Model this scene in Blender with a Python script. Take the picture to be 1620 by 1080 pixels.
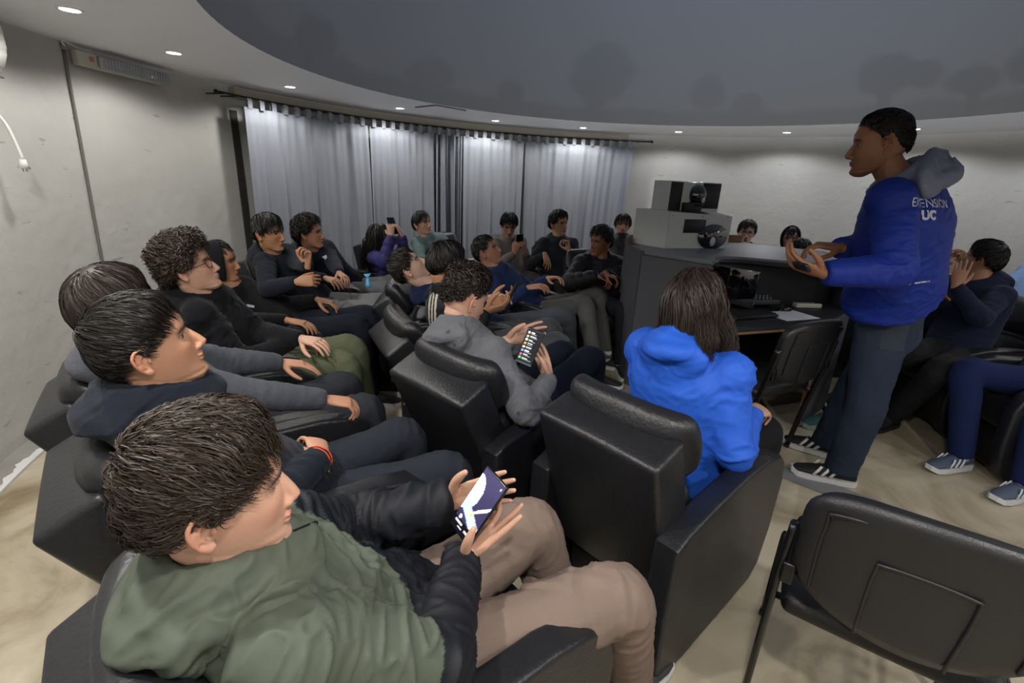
import bpy, bmesh, math, random
import numpy as np
from mathutils import Vector, Matrix
from mathutils.bvhtree import BVHTree

for o in list(bpy.data.objects): bpy.data.objects.remove(o, do_unlink=True)
scene = bpy.context.scene
COL = scene.collection

# ------------------------------------------------------------------ camera, world, exposure
PITCH, ROLL, FPX, CZ = math.radians(18.58), math.radians(2.86), 765.0, 1.5
_R = np.array([1.0, 0, 0]); _U = np.array([0, math.sin(PITCH), math.cos(PITCH)]); _F = np.array([0, math.cos(PITCH), -math.sin(PITCH)])
_right = math.cos(ROLL) * _R + math.sin(ROLL) * _U
_up = -math.sin(ROLL) * _R + math.cos(ROLL) * _U
cam_data = bpy.data.cameras.new('camera'); cam = bpy.data.objects.new('camera', cam_data); COL.objects.link(cam)
cam_data.sensor_width = 36.0; cam_data.lens = 36.0 * FPX / 1620.0
cam_data.clip_start = 0.02
M = Matrix.Identity(4)
for i in range(3):
    M[i][0] = _right[i]; M[i][1] = _up[i]; M[i][2] = -_F[i]
M[2][3] = CZ
cam.matrix_world = M
scene.camera = cam
w = bpy.data.worlds.new('world'); scene.world = w; w.use_nodes = True
w.node_tree.nodes['Background'].inputs[0].default_value = (0.5, 0.5, 0.5, 1)
w.node_tree.nodes['Background'].inputs[1].default_value = 0.05
scene.view_settings.view_transform = 'Standard'
try: scene.view_settings.look = 'None'
except Exception: pass
scene.view_settings.gamma = 1.0
scene.view_settings.use_curve_mapping = False
scene.view_settings.exposure = 0.5
LAMP_W = 16.5          # power of each ceiling downlight
LAMP_NEAR_BOOST = 2.5        # extra power added to unseen downlights behind the camera, to brighten the foreground
PROJ_W = 105.0          # light thrown on the dome by the projector
scene.cycles.max_bounces = 8

def W(px, py, y=None, z=None, t=None):
    """survey helper: world point seen at photo pixel, at given distance y, height z or camera depth t"""
    x = (px - 810) / FPX; v = -(py - 540) / FPX
    d = _F + x * _right + v * _up
    k = t if t is not None else (y / d[1] if y is not None else (z - CZ) / d[2])
    return np.array([0, 0, CZ]) + d * k

# the round room
CX, CY, H_CEIL = 1.107, 3.309, 2.147
R_DOME, R_LAMP, R_WALL = 2.678, 3.312, 3.872
def P3(az, r, z=0.0):
    a = math.radians(az); return (CX + r * math.cos(a), CY + r * math.sin(a), z)

# ------------------------------------------------------------------ small helpers
rng = np.random.default_rng(7)
def lin(h):
    if isinstance(h, str):
        h = h.lstrip('#'); c = [int(h[i:i+2], 16) / 255 for i in (0, 2, 4)]
    else: c = list(h)
    return tuple((x / 12.92 if x <= 0.04045 else ((x + 0.055) / 1.055) ** 2.4) for x in c)

def mesh_obj(name, verts, faces, mat=None, parent=None, smooth=True):
    me = bpy.data.meshes.new(name)
    me.from_pydata([tuple(v) for v in verts], [], faces)
    if mat: me.materials.append(mat)
    if smooth: me.polygons.foreach_set('use_smooth', [True] * len(me.polygons))
    me.update()
    o = bpy.data.objects.new(name, me); COL.objects.link(o)
    if parent is not None: o.parent = parent
    return o
def bm_obj(name, bm, mat=None, parent=None, smooth=True):
    me = bpy.data.meshes.new(name); bm.normal_update(); bm.to_mesh(me); bm.free()
    if mat: me.materials.append(mat)
    if smooth: me.polygons.foreach_set('use_smooth', [True] * len(me.polygons))
    o = bpy.data.objects.new(name, me); COL.objects.link(o)
    if parent is not None: o.parent = parent
    return o
def empty(name, loc=(0, 0, 0), rz=0.0, parent=None):
    o = bpy.data.objects.new(name, None); COL.objects.link(o)
    o.empty_display_size = 0.1; o.location = loc; o.rotation_euler = (0, 0, rz)
    if parent is not None: o.parent = parent
    return o
def tag(o, label, cat, group=None):
    o['label'] = label; o['category'] = cat
    if group: o['group'] = group
    return o
def struct(o, label=None):
    o['kind'] = 'structure'
    if label: o['label'] = label
    return o
def rbox(name, size, center, mat, parent=None, bev=0.01, seg=3, rot=None, taper=None):
    """bevelled box"""
    bm = bmesh.new(); bmesh.ops.create_cube(bm, size=1.0)
    for v in bm.verts:
        v.co = Vector((v.co.x * size[0], v.co.y * size[1], v.co.z * size[2]))
        if taper: taper(v.co)
    if bev > 0: bmesh.ops.bevel(bm, geom=list(bm.edges), offset=bev, segments=seg, profile=0.6, affect='EDGES', clamp_overlap=True)
    if rot is not None: bmesh.ops.transform(bm, matrix=rot.to_4x4() if hasattr(rot, 'to_4x4') else rot, verts=bm.verts)
    bmesh.ops.translate(bm, vec=Vector(center), verts=bm.verts)
    return bm_obj(name, bm, mat, parent, smooth=bev > 0)
def prism(name, poly, z0, z1, mat, parent=None, bev=0.0, seg=2):
    """polygon in XY extruded along Z"""
    bm = bmesh.new()
    vs = [bm.verts.new((x, y, z0)) for x, y in poly]
    f = bm.faces.new(vs)
    r = bmesh.ops.extrude_face_region(bm, geom=[f])
    bmesh.ops.translate(bm, vec=(0, 0, z1 - z0), verts=[g for g in r['geom'] if isinstance(g, bmesh.types.BMVert)])
    bmesh.ops.recalc_face_normals(bm, faces=bm.faces)
    if bev: bmesh.ops.bevel(bm, geom=list(bm.edges), offset=bev, segments=seg, affect='EDGES', clamp_overlap=True)
    return bm_obj(name, bm, mat, parent, smooth=False)
def norm(v):
    v = np.asarray(v, float); n = np.linalg.norm(v); return v / n if n > 1e-9 else v

class Acc:
    def __init__(s): s.v = []; s.f = []; s.n = 0
    def add(s, v, f):
        v = np.asarray(v, float); s.v.append(v); s.f += [tuple(i + s.n for i in q) for q in f]; s.n += len(v)
    def arrays(s): return np.concatenate(s.v), s.f
    def build(s, name, mat=None, parent=None, smooth=True):
        v, f = s.arrays(); return mesh_obj(name, v, f, mat, parent, smooth)

def catmull(pts, n=5):
    pts = np.asarray(pts, float); k = len(pts); out = []
    P = np.vstack([2 * pts[0] - pts[1], pts, 2 * pts[-1] - pts[-2]])
    for i in range(k - 1):
        p0, p1, p2, p3 = P[i:i + 4]
        for j in range(n):
            t = j / n
            out.append(.5 * (2 * p1 + (p2 - p0) * t + (2 * p0 - 5 * p1 + 4 * p2 - p3) * t * t + (3 * p1 - p0 - 3 * p2 + p3) * t ** 3))
    out.append(pts[-1]); return np.array(out)
def grid_faces(k, n):
    f = []
    for i in range(k - 1):
        for j in range(n):
            a, b = i * n + j, i * n + (j + 1) % n
            f.append((a, b, b + n, a + n))
    f.append(tuple(range(n))[::-1]); f.append(tuple((k - 1) * n + j for j in range(n)))
    return f
def tube(pts, radii, n=12, side=None):
    """closed loft along pts; radii scalar or (a,b) per point; a along `side`"""
    pts = np.asarray(pts, float); k = len(pts)
    rad = np.array([(r, r) if np.isscalar(r) else tuple(r) for r in (radii if hasattr(radii, '__len__') else [radii] * k)], float)
    tg = np.gradient(pts, axis=0); tg /= np.maximum(np.linalg.norm(tg, axis=1), 1e-9)[:, None]
    s = np.array(side, float) if side is not None else (np.array([0, 0, 1.0]) if abs(tg[0][2]) < .8 else np.array([1.0, 0, 0]))
    a = np.linspace(0, 2 * np.pi, n, endpoint=False); vs = []
    for i in range(k):
        s = norm(s - tg[i] * (s @ tg[i])); u = np.cross(tg[i], s)
        vs.append(pts[i] + np.outer(np.cos(a) * rad[i, 0], s) + np.outer(np.sin(a) * rad[i, 1], u))
    return np.vstack(vs), grid_faces(k, n)
def ellipsoid(c, r, R=None, nu=16, nv=10):
    th = np.linspace(0, np.pi, nv + 2)[1:-1]; ph = np.linspace(0, 2 * np.pi, nu, endpoint=False)
    v = [np.array([0, 0, 1.0])]
    for t in th:
        for p in ph: v.append(np.array([math.sin(t) * math.cos(p), math.sin(t) * math.sin(p), math.cos(t)]))
    v.append(np.array([0, 0, -1.0])); v = np.array(v) * np.asarray(r)
    if R is not None: v = v @ np.asarray(R).T
    f = [(0, 1 + j, 1 + (j + 1) % nu) for j in range(nu)]
    for i in range(nv - 1):
        for j in range(nu):
            a, b = 1 + i * nu + j, 1 + i * nu + (j + 1) % nu
            f.append((a, a + nu, b + nu, b))
    L = 1 + nv * nu; o = 1 + (nv - 1) * nu
    f += [(L, o + (j + 1) % nu, o + j) for j in range(nu)]
    return v + np.asarray(c), f
_perm = rng.permutation(256)
_grad = rng.normal(size=(256, 3)); _grad /= np.linalg.norm(_grad, axis=1)[:, None]
def noise3(p):
    p = np.asarray(p, float); i = np.floor(p).astype(int); f = p - i; u = f * f * (3 - 2 * f); r = np.zeros(len(p))
    for dx in (0, 1):
        for dy in (0, 1):
            for dz in (0, 1):
                h = _perm[(_perm[(_perm[(i[:, 0] + dx) & 255] + i[:, 1] + dy) & 255] + i[:, 2] + dz) & 255]
                g = _grad[h]; d = f - np.array([dx, dy, dz])
                wgt = (u[:, 0] if dx else 1 - u[:, 0]) * (u[:, 1] if dy else 1 - u[:, 1]) * (u[:, 2] if dz else 1 - u[:, 2])
                r += wgt * (g * d).sum(1)
    return r
def set_col(me, cols):
    at = me.color_attributes.new('Col', 'FLOAT_COLOR', 'POINT')
    c = np.ones((len(me.vertices), 4)); c[:, :3] = cols
    at.data.foreach_set('color', c.ravel())

# ------------------------------------------------------------------ materials
_mats = {}
def mat(name, col=(0.5, 0.5, 0.5), rough=0.6, metal=0.0, bump=None, var=None, emit=None, attr=False, spec=0.5, sss=0.0, coat=0.0, sheen=0.0):
    """bump=(scale, strength, detail[, stretch xyz]); var=(scale, amount) colour variation"""
    if name in _mats: return _mats[name]
    m = bpy.data.materials.new(name); m.use_nodes = True; nt = m.node_tree; N = nt.nodes; L = nt.links
    b = N['Principled BSDF']
    c = lin(col)
    b.inputs['Base Color'].default_value = (*c, 1); b.inputs['Roughness'].default_value = rough; b.inputs['Metallic'].default_value = metal
    b.inputs['Specular IOR Level'].default_value = spec
    if sss: b.inputs['Subsurface Weight'].default_value = sss; b.inputs['Subsurface Radius'].default_value = (0.012, 0.005, 0.003); b.inputs['Subsurface Scale'].default_value = 1.0
    if coat: b.inputs['Coat Weight'].default_value = coat
    if sheen: b.inputs['Sheen Weight'].default_value = sheen; b.inputs['Sheen Roughness'].default_value = 0.5
    tc = N.new('ShaderNodeTexCoord')
    src = None
    if attr:
        a = N.new('ShaderNodeAttribute'); a.attribute_name = 'Col'; src = a.outputs['Color']
    if var:
        n = N.new('ShaderNodeTexNoise'); n.inputs['Scale'].default_value = var[0]; n.inputs['Detail'].default_value = 5
        L.new(tc.outputs['Object'], n.inputs['Vector'])
        mr = N.new('ShaderNodeMapRange'); mr.inputs[1].default_value = 0.3; mr.inputs[2].default_value = 0.7
        mr.inputs[3].default_value = 1 - var[1]; mr.inputs[4].default_value = 1 + var[1]
        L.new(n.outputs['Fac'], mr.inputs[0])
        mx = N.new('ShaderNodeVectorMath'); mx.operation = 'SCALE'
        if src: L.new(src, mx.inputs[0])
        else: mx.inputs[0].default_value = c
        L.new(mr.outputs[0], mx.inputs['Scale']); src = mx.outputs[0]
    if src: L.new(src, b.inputs['Base Color'])
    if bump:
        n = N.new('ShaderNodeTexNoise'); n.inputs['Scale'].default_value = bump[0]; n.inputs['Detail'].default_value = bump[2] if len(bump) > 2 else 3
        if len(bump) > 3:
            mp = N.new('ShaderNodeMapping'); mp.inputs['Scale'].default_value = bump[3]; L.new(tc.outputs['Object'], mp.inputs['Vector']); L.new(mp.outputs[0], n.inputs['Vector'])
        else: L.new(tc.outputs['Object'], n.inputs['Vector'])
        bp = N.new('ShaderNodeBump'); bp.inputs['Strength'].default_value = bump[1]; bp.inputs['Distance'].default_value = 0.01
        L.new(n.outputs['Fac'], bp.inputs['Height']); L.new(bp.outputs[0], b.inputs['Normal'])
    if emit:
        b.inputs['Emission Color'].default_value = (*lin(emit[0]), 1); b.inputs['Emission Strength'].default_value = emit[1]
    _mats[name] = m; return m
# ------------------------------------------------------------------ room shell
m_wall = mat('plaster', '#b9b8b4', 0.85, bump=(11, 0.8, 9), var=(2.2, 0.05))
nt = m_wall.node_tree                       # trowel scars in the plaster: thin dark dents
def _scars(nt, base):
    N, L = nt.nodes, nt.links
    tc = N.new('ShaderNodeTexCoord'); mp = N.new('ShaderNodeMapping'); mp.inputs['Scale'].default_value = (2.2, 2.2, 9)
    L.new(tc.outputs['Object'], mp.inputs['Vector'])
    n = N.new('ShaderNodeTexNoise'); n.inputs['Scale'].default_value = 2.4; n.inputs['Detail'].default_value = 6; n.inputs['Roughness'].default_value = .65
    L.new(mp.outputs[0], n.inputs['Vector'])
    cr = N.new('ShaderNodeValToRGB'); cr.color_ramp.elements[0].position = .30; cr.color_ramp.elements[0].color = (.45, .44, .42, 1)
    cr.color_ramp.elements[1].position = .36; cr.color_ramp.elements[1].color = (1, 1, 1, 1)
    L.new(n.outputs['Fac'], cr.inputs[0])
    bs = N['Principled BSDF']; old = bs.inputs['Base Color'].links[0].from_socket
    mx = N.new('ShaderNodeMix'); mx.data_type = 'RGBA'; mx.blend_type = 'MULTIPLY'; mx.inputs[0].default_value = .6
    L.new(old, mx.inputs[6]); L.new(cr.outputs[0], mx.inputs[7]); L.new(mx.outputs[2], bs.inputs['Base Color'])
_scars(nt, None)
m_ceil = mat('ceiling_paint', '#e9e8ea', 0.8, bump=(60, 0.04))
m_floor = mat('cement', '#a89b84', 0.38, bump=(14, 0.05, 6), var=(1.6, 0.16), spec=.4)
def _floor(nt):
    N, L = nt.nodes, nt.links
    tc = N.new('ShaderNodeTexCoord')
    n = N.new('ShaderNodeTexNoise'); n.inputs['Scale'].default_value = 1.7; n.inputs['Detail'].default_value = 9; n.inputs['Roughness'].default_value = .62; n.inputs['Distortion'].default_value = 1.2
    L.new(tc.outputs['Object'], n.inputs['Vector'])
    cr = N.new('ShaderNodeValToRGB'); e = cr.color_ramp.elements
    e[0].position = .3; e[0].color = (*lin('#84765a'), 1); e[1].position = .72; e[1].color = (*lin('#c9bfab'), 1)
    x = e.new(.5); x.color = (*lin('#b3a892'), 1)
    L.new(n.outputs['Fac'], cr.inputs[0]); L.new(cr.outputs[0], N['Principled BSDF'].inputs['Base Color'])
_floor(m_floor.node_tree)

def arc_band(name, az0, az1, r, z0, z1, th, m, n=40, parent=None):
    vs = []; fs = []
    for i in range(n + 1):
        a = az0 + (az1 - az0) * i / n
        for rr, z in ((r, z0), (r, z1), (r + th, z1), (r + th, z0)): vs.append(P3(a, rr, z))
    for i in range(n):
        for j in range(4):
            a, b = i * 4 + j, i * 4 + (j + 1) % 4; fs.append((a, b, b + 4, a + 4))
    fs += [(3, 2, 1, 0), tuple(n * 4 + j for j in range(4))]
    return mesh_obj(name, vs, fs, m, parent, smooth=False)
for nm, a0, a1 in (('wall_right', -45, 45), ('wall_back', 45, 135), ('wall_left', 135, 225), ('wall_front', 225, 315)):
    o = arc_band(nm, a0, a1, R_WALL, -0.02, H_CEIL + .02, 0.2, m_wall, 60); struct(o, 'curved rough plaster wall of the round room')
    for p in o.data.polygons: p.use_smooth = False
ang = np.linspace(0, 2 * math.pi, 161)[:-1]
vs = [(CX + 4.1 * math.cos(a), CY + 4.1 * math.sin(a), z) for z in (0, -.1) for a in ang]
fs = [tuple(range(160)), tuple(range(319, 159, -1))] + [(i, i + 160, (i + 1) % 160 + 160, (i + 1) % 160) for i in range(160)]
struct(mesh_obj('floor', vs, fs, m_floor, smooth=False), 'polished beige cement floor')
# flat ceiling ring around the dome
vs = []; fs = []
for a in ang:
    for r, z in ((R_DOME, H_CEIL), (4.06, H_CEIL), (4.06, H_CEIL + .1), (R_DOME + .03, H_CEIL + .1)):
        vs.append((CX + r * math.cos(a), CY + r * math.sin(a), z))
for i in range(160):
    for j in range(4):
        k = (i + 1) % 160; fs.append((i * 4 + j, i * 4 + (j + 1) % 4, k * 4 + (j + 1) % 4, k * 4 + j))
struct(mesh_obj('ceiling', vs, fs, m_ceil, smooth=False), 'flat white ceiling ring with recessed lights')
# projection dome with the faint projected dusk landscape
DH = 1.8; RS = (R_DOME ** 2 + DH ** 2) / (2 * DH); ZC = H_CEIL + DH - RS
nA, nZ = 480, 64; th1 = math.asin(R_DOME / RS)
th = th1 * (1 - (np.linspace(0, 1, nZ) ** 1.6)) ; th[-1] = 0.004
A = np.linspace(0, 2 * np.pi, nA, endpoint=False)
T, AA = np.meshgrid(th, A, indexing='ij')
V = np.stack([CX + RS * np.sin(T) * np.cos(AA), CY + RS * np.sin(T) * np.sin(AA), ZC + RS * np.cos(T)], -1).reshape(-1, 3)
fs = [(i * nA + j, i * nA + (j + 1) % nA, (i + 1) * nA + (j + 1) % nA, (i + 1) * nA + j) for i in range(nZ - 1) for j in range(nA)]
fs.append(tuple((nZ - 1) * nA + j for j in range(nA)))
m_dome = mat('dome_screen', '#8a8a8e', 0.75, attr=True)
dome = mesh_obj('ceiling_dome', V, fs, m_dome); struct(dome, 'grey projection dome showing a faint dusk landscape with trees')
az = np.degrees(AA).ravel(); hz = V[:, 2] - H_CEIL
q = np.stack([np.cos(AA).ravel() * 9, np.sin(AA).ravel() * 9, hz * 9], 1)
rough = noise3(q) * .09 + noise3(q * 2.7) * .05 + noise3(q * 6) * .03
dark = np.zeros(len(V))
line = .13 + .06 * noise3(np.stack([az * .12, az * 0, az * 0], 1)) + .05 * np.abs(noise3(np.stack([az * .5, az * 0 + 3, az * 0], 1)))
dark = np.maximum(dark, np.clip((line - hz) * 25 + .5, 0, 1) * .75)
def tree(a0, h0, ra, rh, trunk=0, s=1.0):
    global dark
    d = np.sqrt(((az - a0) / ra) ** 2 + ((hz - h0) / rh) ** 2) + rough * 2.2
    dark = np.maximum(dark, np.clip((1 - d) * 4, 0, 1) * s)
    if trunk: dark = np.maximum(dark, np.clip((1 - np.abs(az - a0) / trunk) * 5, 0, 1) * (hz < h0) * s)
tree(97, .44, 8.5, .30, 2.4, .8); tree(119, .2, 4, .13, 0, .8); tree(71, .3, 4.5, .17, 0, .7); tree(62, .2, 4, .12, 0, .7)
tree(36, .36, 6, .16, 1.2); tree(30, .34, 4, .11, 0); tree(22, .24, 5, .11, 1.0); tree(15, .28, 3, .12, 0); tree(140, .22, 7, .14, 1.5, .7); tree(-10, .3, 6, .2, 1); tree(170, .2, 6, .14, 1); tree(200, .3, 8, .2, 1); tree(250, .25, 8, .16, 1); tree(300, .3, 7, .2, 1)
g = np.clip(hz / 1.0, 0, 1)[:, None]
warm = np.clip(.5 + .5 * np.cos(np.radians(az - 20)), 0, 1)[:, None]
low = np.array(lin('#696866')) * warm + np.array(lin('#626367')) * (1 - warm)
high = np.array(lin('#63666f'))
colr = low * (1 - g) + high * g
colr *= (1 - .20 * dark)[:, None]
set_col(dome.data, colr)

# raised grey kerb strip and flaking white paint along the left wall foot
m_kerb = mat('kerb_grey', '#8f8d88', 0.8, bump=(25, .2), var=(8, .1))
k = arc_band('baseboard_left', 140, 262, R_WALL - .13, 0.0, 0.012, .13, m_kerb, 50); struct(k, 'grey painted strip on floor along wall foot')
m_white = mat('flaked_white', '#d8d8d8', .8, bump=(30, .3))
vs = []; fs = []; n = 160
for i in range(n + 1):
    a = 172 + 60 * i / n
    w1 = .018 + .016 * math.sin(i * .9) * math.sin(i * .37) + .02 * rng.random()
    for r, z in ((R_WALL - .13 - .01, .0005), (R_WALL - .13 - .01, .014), (R_WALL - .13 + max(w1, .012), .0145), (R_WALL - .13 + max(w1, .012), .0005)): vs.append(P3(a, r, z))
for i in range(n):
    for j in range(4): fs.append((i * 4 + j, i * 4 + (j + 1) % 4, i * 4 + 4 + (j + 1) % 4, i * 4 + 4 + j))
fs += [(3, 2, 1, 0), tuple(n * 4 + j for j in range(4))]
struct(mesh_obj('trim_1', vs, fs, m_white, smooth=False), 'flaking white paint line on the grey strip')

# ------------------------------------------------------------------ ceiling downlights
m_trim = mat('lamp_trim', '#e8e8e8', .4)
m_glow = mat('lamp_glow', '#ffffff', .4, emit=('#fff6e8', 18.0))
def ring_mesh(r0, r1, z0, z1, n=24):
    a = np.linspace(0, 2 * np.pi, n, endpoint=False); V = []
    for r, z in ((r0, z0), (r0, z1), (r1, z1), (r1, z0)): V.append(np.stack([r * np.cos(a), r * np.sin(a), np.full(n, z)], 1))
    V = np.vstack(V); F = []
    for j in range(4):
        for i in range(n): F.append((j * n + i, j * n + (i + 1) % n, ((j + 1) % 4) * n + (i + 1) % n, ((j + 1) % 4) * n + i))
    return V, F
rv, rf = ring_mesh(.040, .052, -.006, .0)
dv, df = tube([(0, 0, -.004), (0, 0, .002)], [.040, .040], 24)
azs = [178.3, 158.6, 136.6, 115.7, 96.1, 75.7, 55.0, 34.7] + [34.7 - 20.2 * k for k in range(1, 11)]
names = ['above the white emergency light', 'above the left end of the curtain', 'beside the ceiling hatch', 'right of the ceiling hatch', 'above the right end of the curtain', 'above the white projector', 'left of the standing man', 'right of the standing man']
ring_me = disc_me = None
for i, a in enumerate(azs):
    e = empty('downlight', P3(a, R_LAMP, H_CEIL))
    tag(e, 'recessed round ceiling downlight ' + (names[i] if i < 8 else 'on the ceiling ring outside the picture'), 'ceiling light', 'recessed ceiling downlights')
    if ring_me is None:
        r_ = mesh_obj('trim_ring', rv, rf, m_trim, e); d_ = mesh_obj('lens', dv, df, m_glow, e, smooth=False); ring_me, disc_me = r_.data, d_.data
    else:
        for nm, me in (('trim_ring', ring_me), ('lens', disc_me)):
            o = bpy.data.objects.new(nm, me); COL.objects.link(o); o.parent = e
    ld = bpy.data.lights.new('downlight_beam', 'SPOT'); ld.energy = LAMP_W * (LAMP_NEAR_BOOST * 1.15 if -160 < a < -80 else 1.3 if -80 <= a < -40 else .75 if -40 <= a < 20 else .8 if a < 80 and a > 0 else 1.12 if 80 < a < 150 else 1.0); ld.spot_size = math.radians(156); ld.spot_blend = .35; ld.shadow_soft_size = .045
    ld.color = (1.0, .965, .91) if 80 < a < 185 or a < -60 else (.93, .95, 1.0)
    lo = bpy.data.objects.new('downlight_beam', ld); COL.objects.link(lo); lo.parent = e; lo.location = (0, 0, -.02)

# dark open joint of the ceiling hatch
m_dark = mat('dark_gap', '#3a342e', .8)
p = [W(x, y, z=H_CEIL) for x, y in ((657, 169), (690, 165.5), (737, 174))]
acc = Acc()
for a, b in ((p[0], p[1]), (p[1], p[2])):
    acc.add(*tube([a + [0, 0, -.004], b + [0, 0, -.004]], [.006, .006], 6))
struct(acc.build('trim_2', m_dark), 'dark open joint of a ceiling hatch')

# ------------------------------------------------------------------ curtains on a curved rod
m_cur = mat('curtain_cloth', '#8b909b', .8, bump=(120, .12, 2), sheen=.2, var=(6, .04))
m_rod = mat('rod_black', '#1d1d1f', .35, metal=.6)
m_board = mat('curtain_board', '#a49c8c', .8, bump=(20, .2))
def curtain(a0, a1, label, seed, dens, ztop=2.045, hang=0.0, gather=.0):
    r0 = 3.66; R = random.Random(seed); n = int(abs(a1 - a0) * 10) + 40; rows = 14
    e = empty('curtain', P3((a0 + a1) / 2, r0, 0)); tag(e, label, 'curtain', 'grey curtains on the curved rod')
    ox, oy = e.location.x, e.location.y
    ph = [R.uniform(0, 6.28) for _ in range(4)]; V = []
    for k in range(rows + 1):
        t = k / rows; z = ztop - .075 - t * (ztop - .075 - .06)
        for side in (0, 1):
            for i in range(n + 1):
                s = i / n; a = a0 + (a1 - a0) * s
                arc = math.radians(a1 - a0) * r0 * s
                w = arc * dens
                d = .022 * math.sin(w * 6.28 + ph[0] + .6 * math.sin(t * 2 + ph[3])) + .016 * math.sin(w * 6.28 * 1.73 + ph[1] + t) + .01 * math.sin(w * 6.28 * 3.3 + ph[2])
                d *= (.45 + .55 * t) * (1 + gather)
                x, y, _ = P3(a + hang * t * (s - .3), r0 - d - (.004 if side else 0)); V.append((x - ox, y - oy, z))
    F = []; m_ = n + 1; st = 2 * m_
    for k in range(rows):
        for i in range(n):
            A_ = k * st + i; F.append((A_, A_ + 1, A_ + st + 1, A_ + st)); B_ = A_ + m_; F.append((B_ + st, B_ + st + 1, B_ + 1, B_))
        F.append((k * st, k * st + st, k * st + m_ + st, k * st + m_)); q_ = k * st + n; F.append((q_ + m_, q_ + m_ + st, q_ + st, q_))
    for i in range(n):
        F.append((i, i + m_, i + m_ + 1, i + 1)); b = rows * st + i; F.append((b, b + 1, b + m_ + 1, b + m_))
    mesh_obj('cloth', V, F, m_cur, e)
    tabs = max(2, int(round(abs(a1 - a0) * math.radians(1) * r0 / .125)))
    for i in range(tabs):
        a = a0 + (a1 - a0) * (i + .45) / tabs
        pts = []
        for rr, z in ((r0 - .012, ztop - .085), (r0 - .016, ztop - .02), (r0, ztop + .006), (r0 + .016, ztop - .02), (r0 + .012, ztop - .085)):
            x, y, _ = P3(a, rr); pts.append((x - ox, y - oy, z))
        tdir = (-math.sin(math.radians(a)), math.cos(math.radians(a)), 0)
        v, f = tube(pts, [(.024, .002)] * 5, 6, side=tdir); mesh_obj('tab', v, f, m_cur, e, smooth=False)
curtain(161.5, 139.5, 'grey tab-top curtain panel at the left end of the rod', 1, 3.2, hang=-1.2)
curtain(139.2, 126.2, 'grey curtain panel left of the deep gathered folds', 2, 3.6)
curtain(126.0, 120.4, 'narrow gathered grey curtain with deep dark folds', 3, 8.0, gather=1.3)
curtain(120.2, 107.2, 'grey curtain panel right of the deep gathered folds', 4, 3.4)
curtain(107.0, 83.9, 'wide grey curtain panel at the right end of the rod', 5, 3.2, hang=2.0)
rod = empty('curtain_rod', P3(123, 3.66, 0)); tag(rod, 'thin black curved curtain rod holding the grey curtains', 'curtain rod')
pts = np.array([P3(a, 3.66, 2.045) for a in np.linspace(165.5, 80.5, 60)]) - np.array(rod.location)
v, f = tube(pts, [.0085] * 60, 8); mesh_obj('rod', v, f, m_rod, rod)
for a in (164, 161.9, 139.3, 122.7, 106, 83):
    x, y, z = P3(a, 3.66, 2.045); x2, y2, _ = P3(a, R_WALL)
    v, f = tube(np.array([(x, y, z), (x2, y2, z)]) - np.array(rod.location), [.006, .006], 8); mesh_obj('bracket', v, f, m_rod, rod)
for a in (165.6, 80.4):
    v, f = ellipsoid(np.array(P3(a, 3.66, 2.045)) - np.array(rod.location), (.016,) * 3, nu=10, nv=6); mesh_obj('finial', v, f, m_rod, rod)
bd = arc_band('trim_3', 160.5, 85, R_WALL - .06, 2.055, 2.13, .06, m_board, 40); struct(bd, 'beige board on the wall behind the curtain rod')
# dark reveal beside the left curtain
v = []; 
o = arc_band('trim_4', 160.9, 159.9, R_WALL - .012, 0, 1.95, .04, mat('reveal', '#34342f', .8), 4); struct(o, 'dark door jamb at the left edge of the curtain')

# ------------------------------------------------------------------ wall fittings at the left
m_pl = mat('white_plastic', '#d9dad6', .35)
a_c = math.radians(-178.6)
con = tag(empty('wall_conduit', P3(-178.3, R_WALL, 0)), 'thin grey cable conduit running down the left wall', 'conduit')
ol = np.array(con.location)
pts = np.array([P3(-179.0, R_WALL - .008, 2.10), P3(-178.6, R_WALL - .008, 1.5), P3(-178.1, R_WALL - .008, .8), P3(-178.0, R_WALL - .008, .02)])
v, f = tube(catmull(pts, 6) - ol, [.009] * 19, 8); mesh_obj('pipe', v, f, mat('conduit_grey', '#6d6a66', .6), con)
v, f = tube([np.array(P3(-179.0, R_WALL - .012, 2.10)) - ol, np.array(P3(-179.0, R_WALL - .012, 2.135)) - ol], [.016, .016], 10); mesh_obj('coupling', v, f, mat('conduit_joint', '#8d8a86', .5), con)
em = empty('emergency_light', P3(175.4, R_WALL - .022, 2.072)); tag(em, 'long white emergency light with ribbed clear cover on left wall', 'light fixture')
em.rotation_euler = (0, 0, math.radians(175.2 - 180))
# local: x out of the wall (towards room), y along the wall
rbox('housing', (.05, .68, .085), (.03, 0, 0), mat('fixture_cream', '#b9b7ab', .5), em, .012)
m_gl = mat('ribbed_cover', '#989da2', .10, coat=.5, spec=.7)
cv = rbox('cover', (.035, .56, .075), (.068, .065, 0), m_gl, em, .02, 4)
for i in range(22): rbox('rib', (.006, .009, .066), (.087, -.185 + .0235 * i, 0), m_gl, em, .003, 2)
rbox('red_label', (.002, .03, .028), (.0565, -.25, .006), mat('red_print', '#c0705c', .6), em, 0)
v, f = tube(catmull([(.02, -.37, .04), (.03, -.40, .075), (.03, -.30, .055), (.03, -.22, .06), (.015, -.2, .09)], 5), [.004] * 21, 6); mesh_obj('cable', v, f, m_pl, em)
ac = empty('air_conditioner', P3(-163.9, R_WALL - .03, 1.98)); tag(ac, 'white wall air conditioner at the left picture edge', 'air conditioner')
ac.rotation_euler = (0, 0, math.radians(-163.9 + 180))
prof = [(0, -.14), (.10, -.14), (.17, -.10), (.2, -.02), (.2, .10), (.17, .14), (0, .14)]
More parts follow.
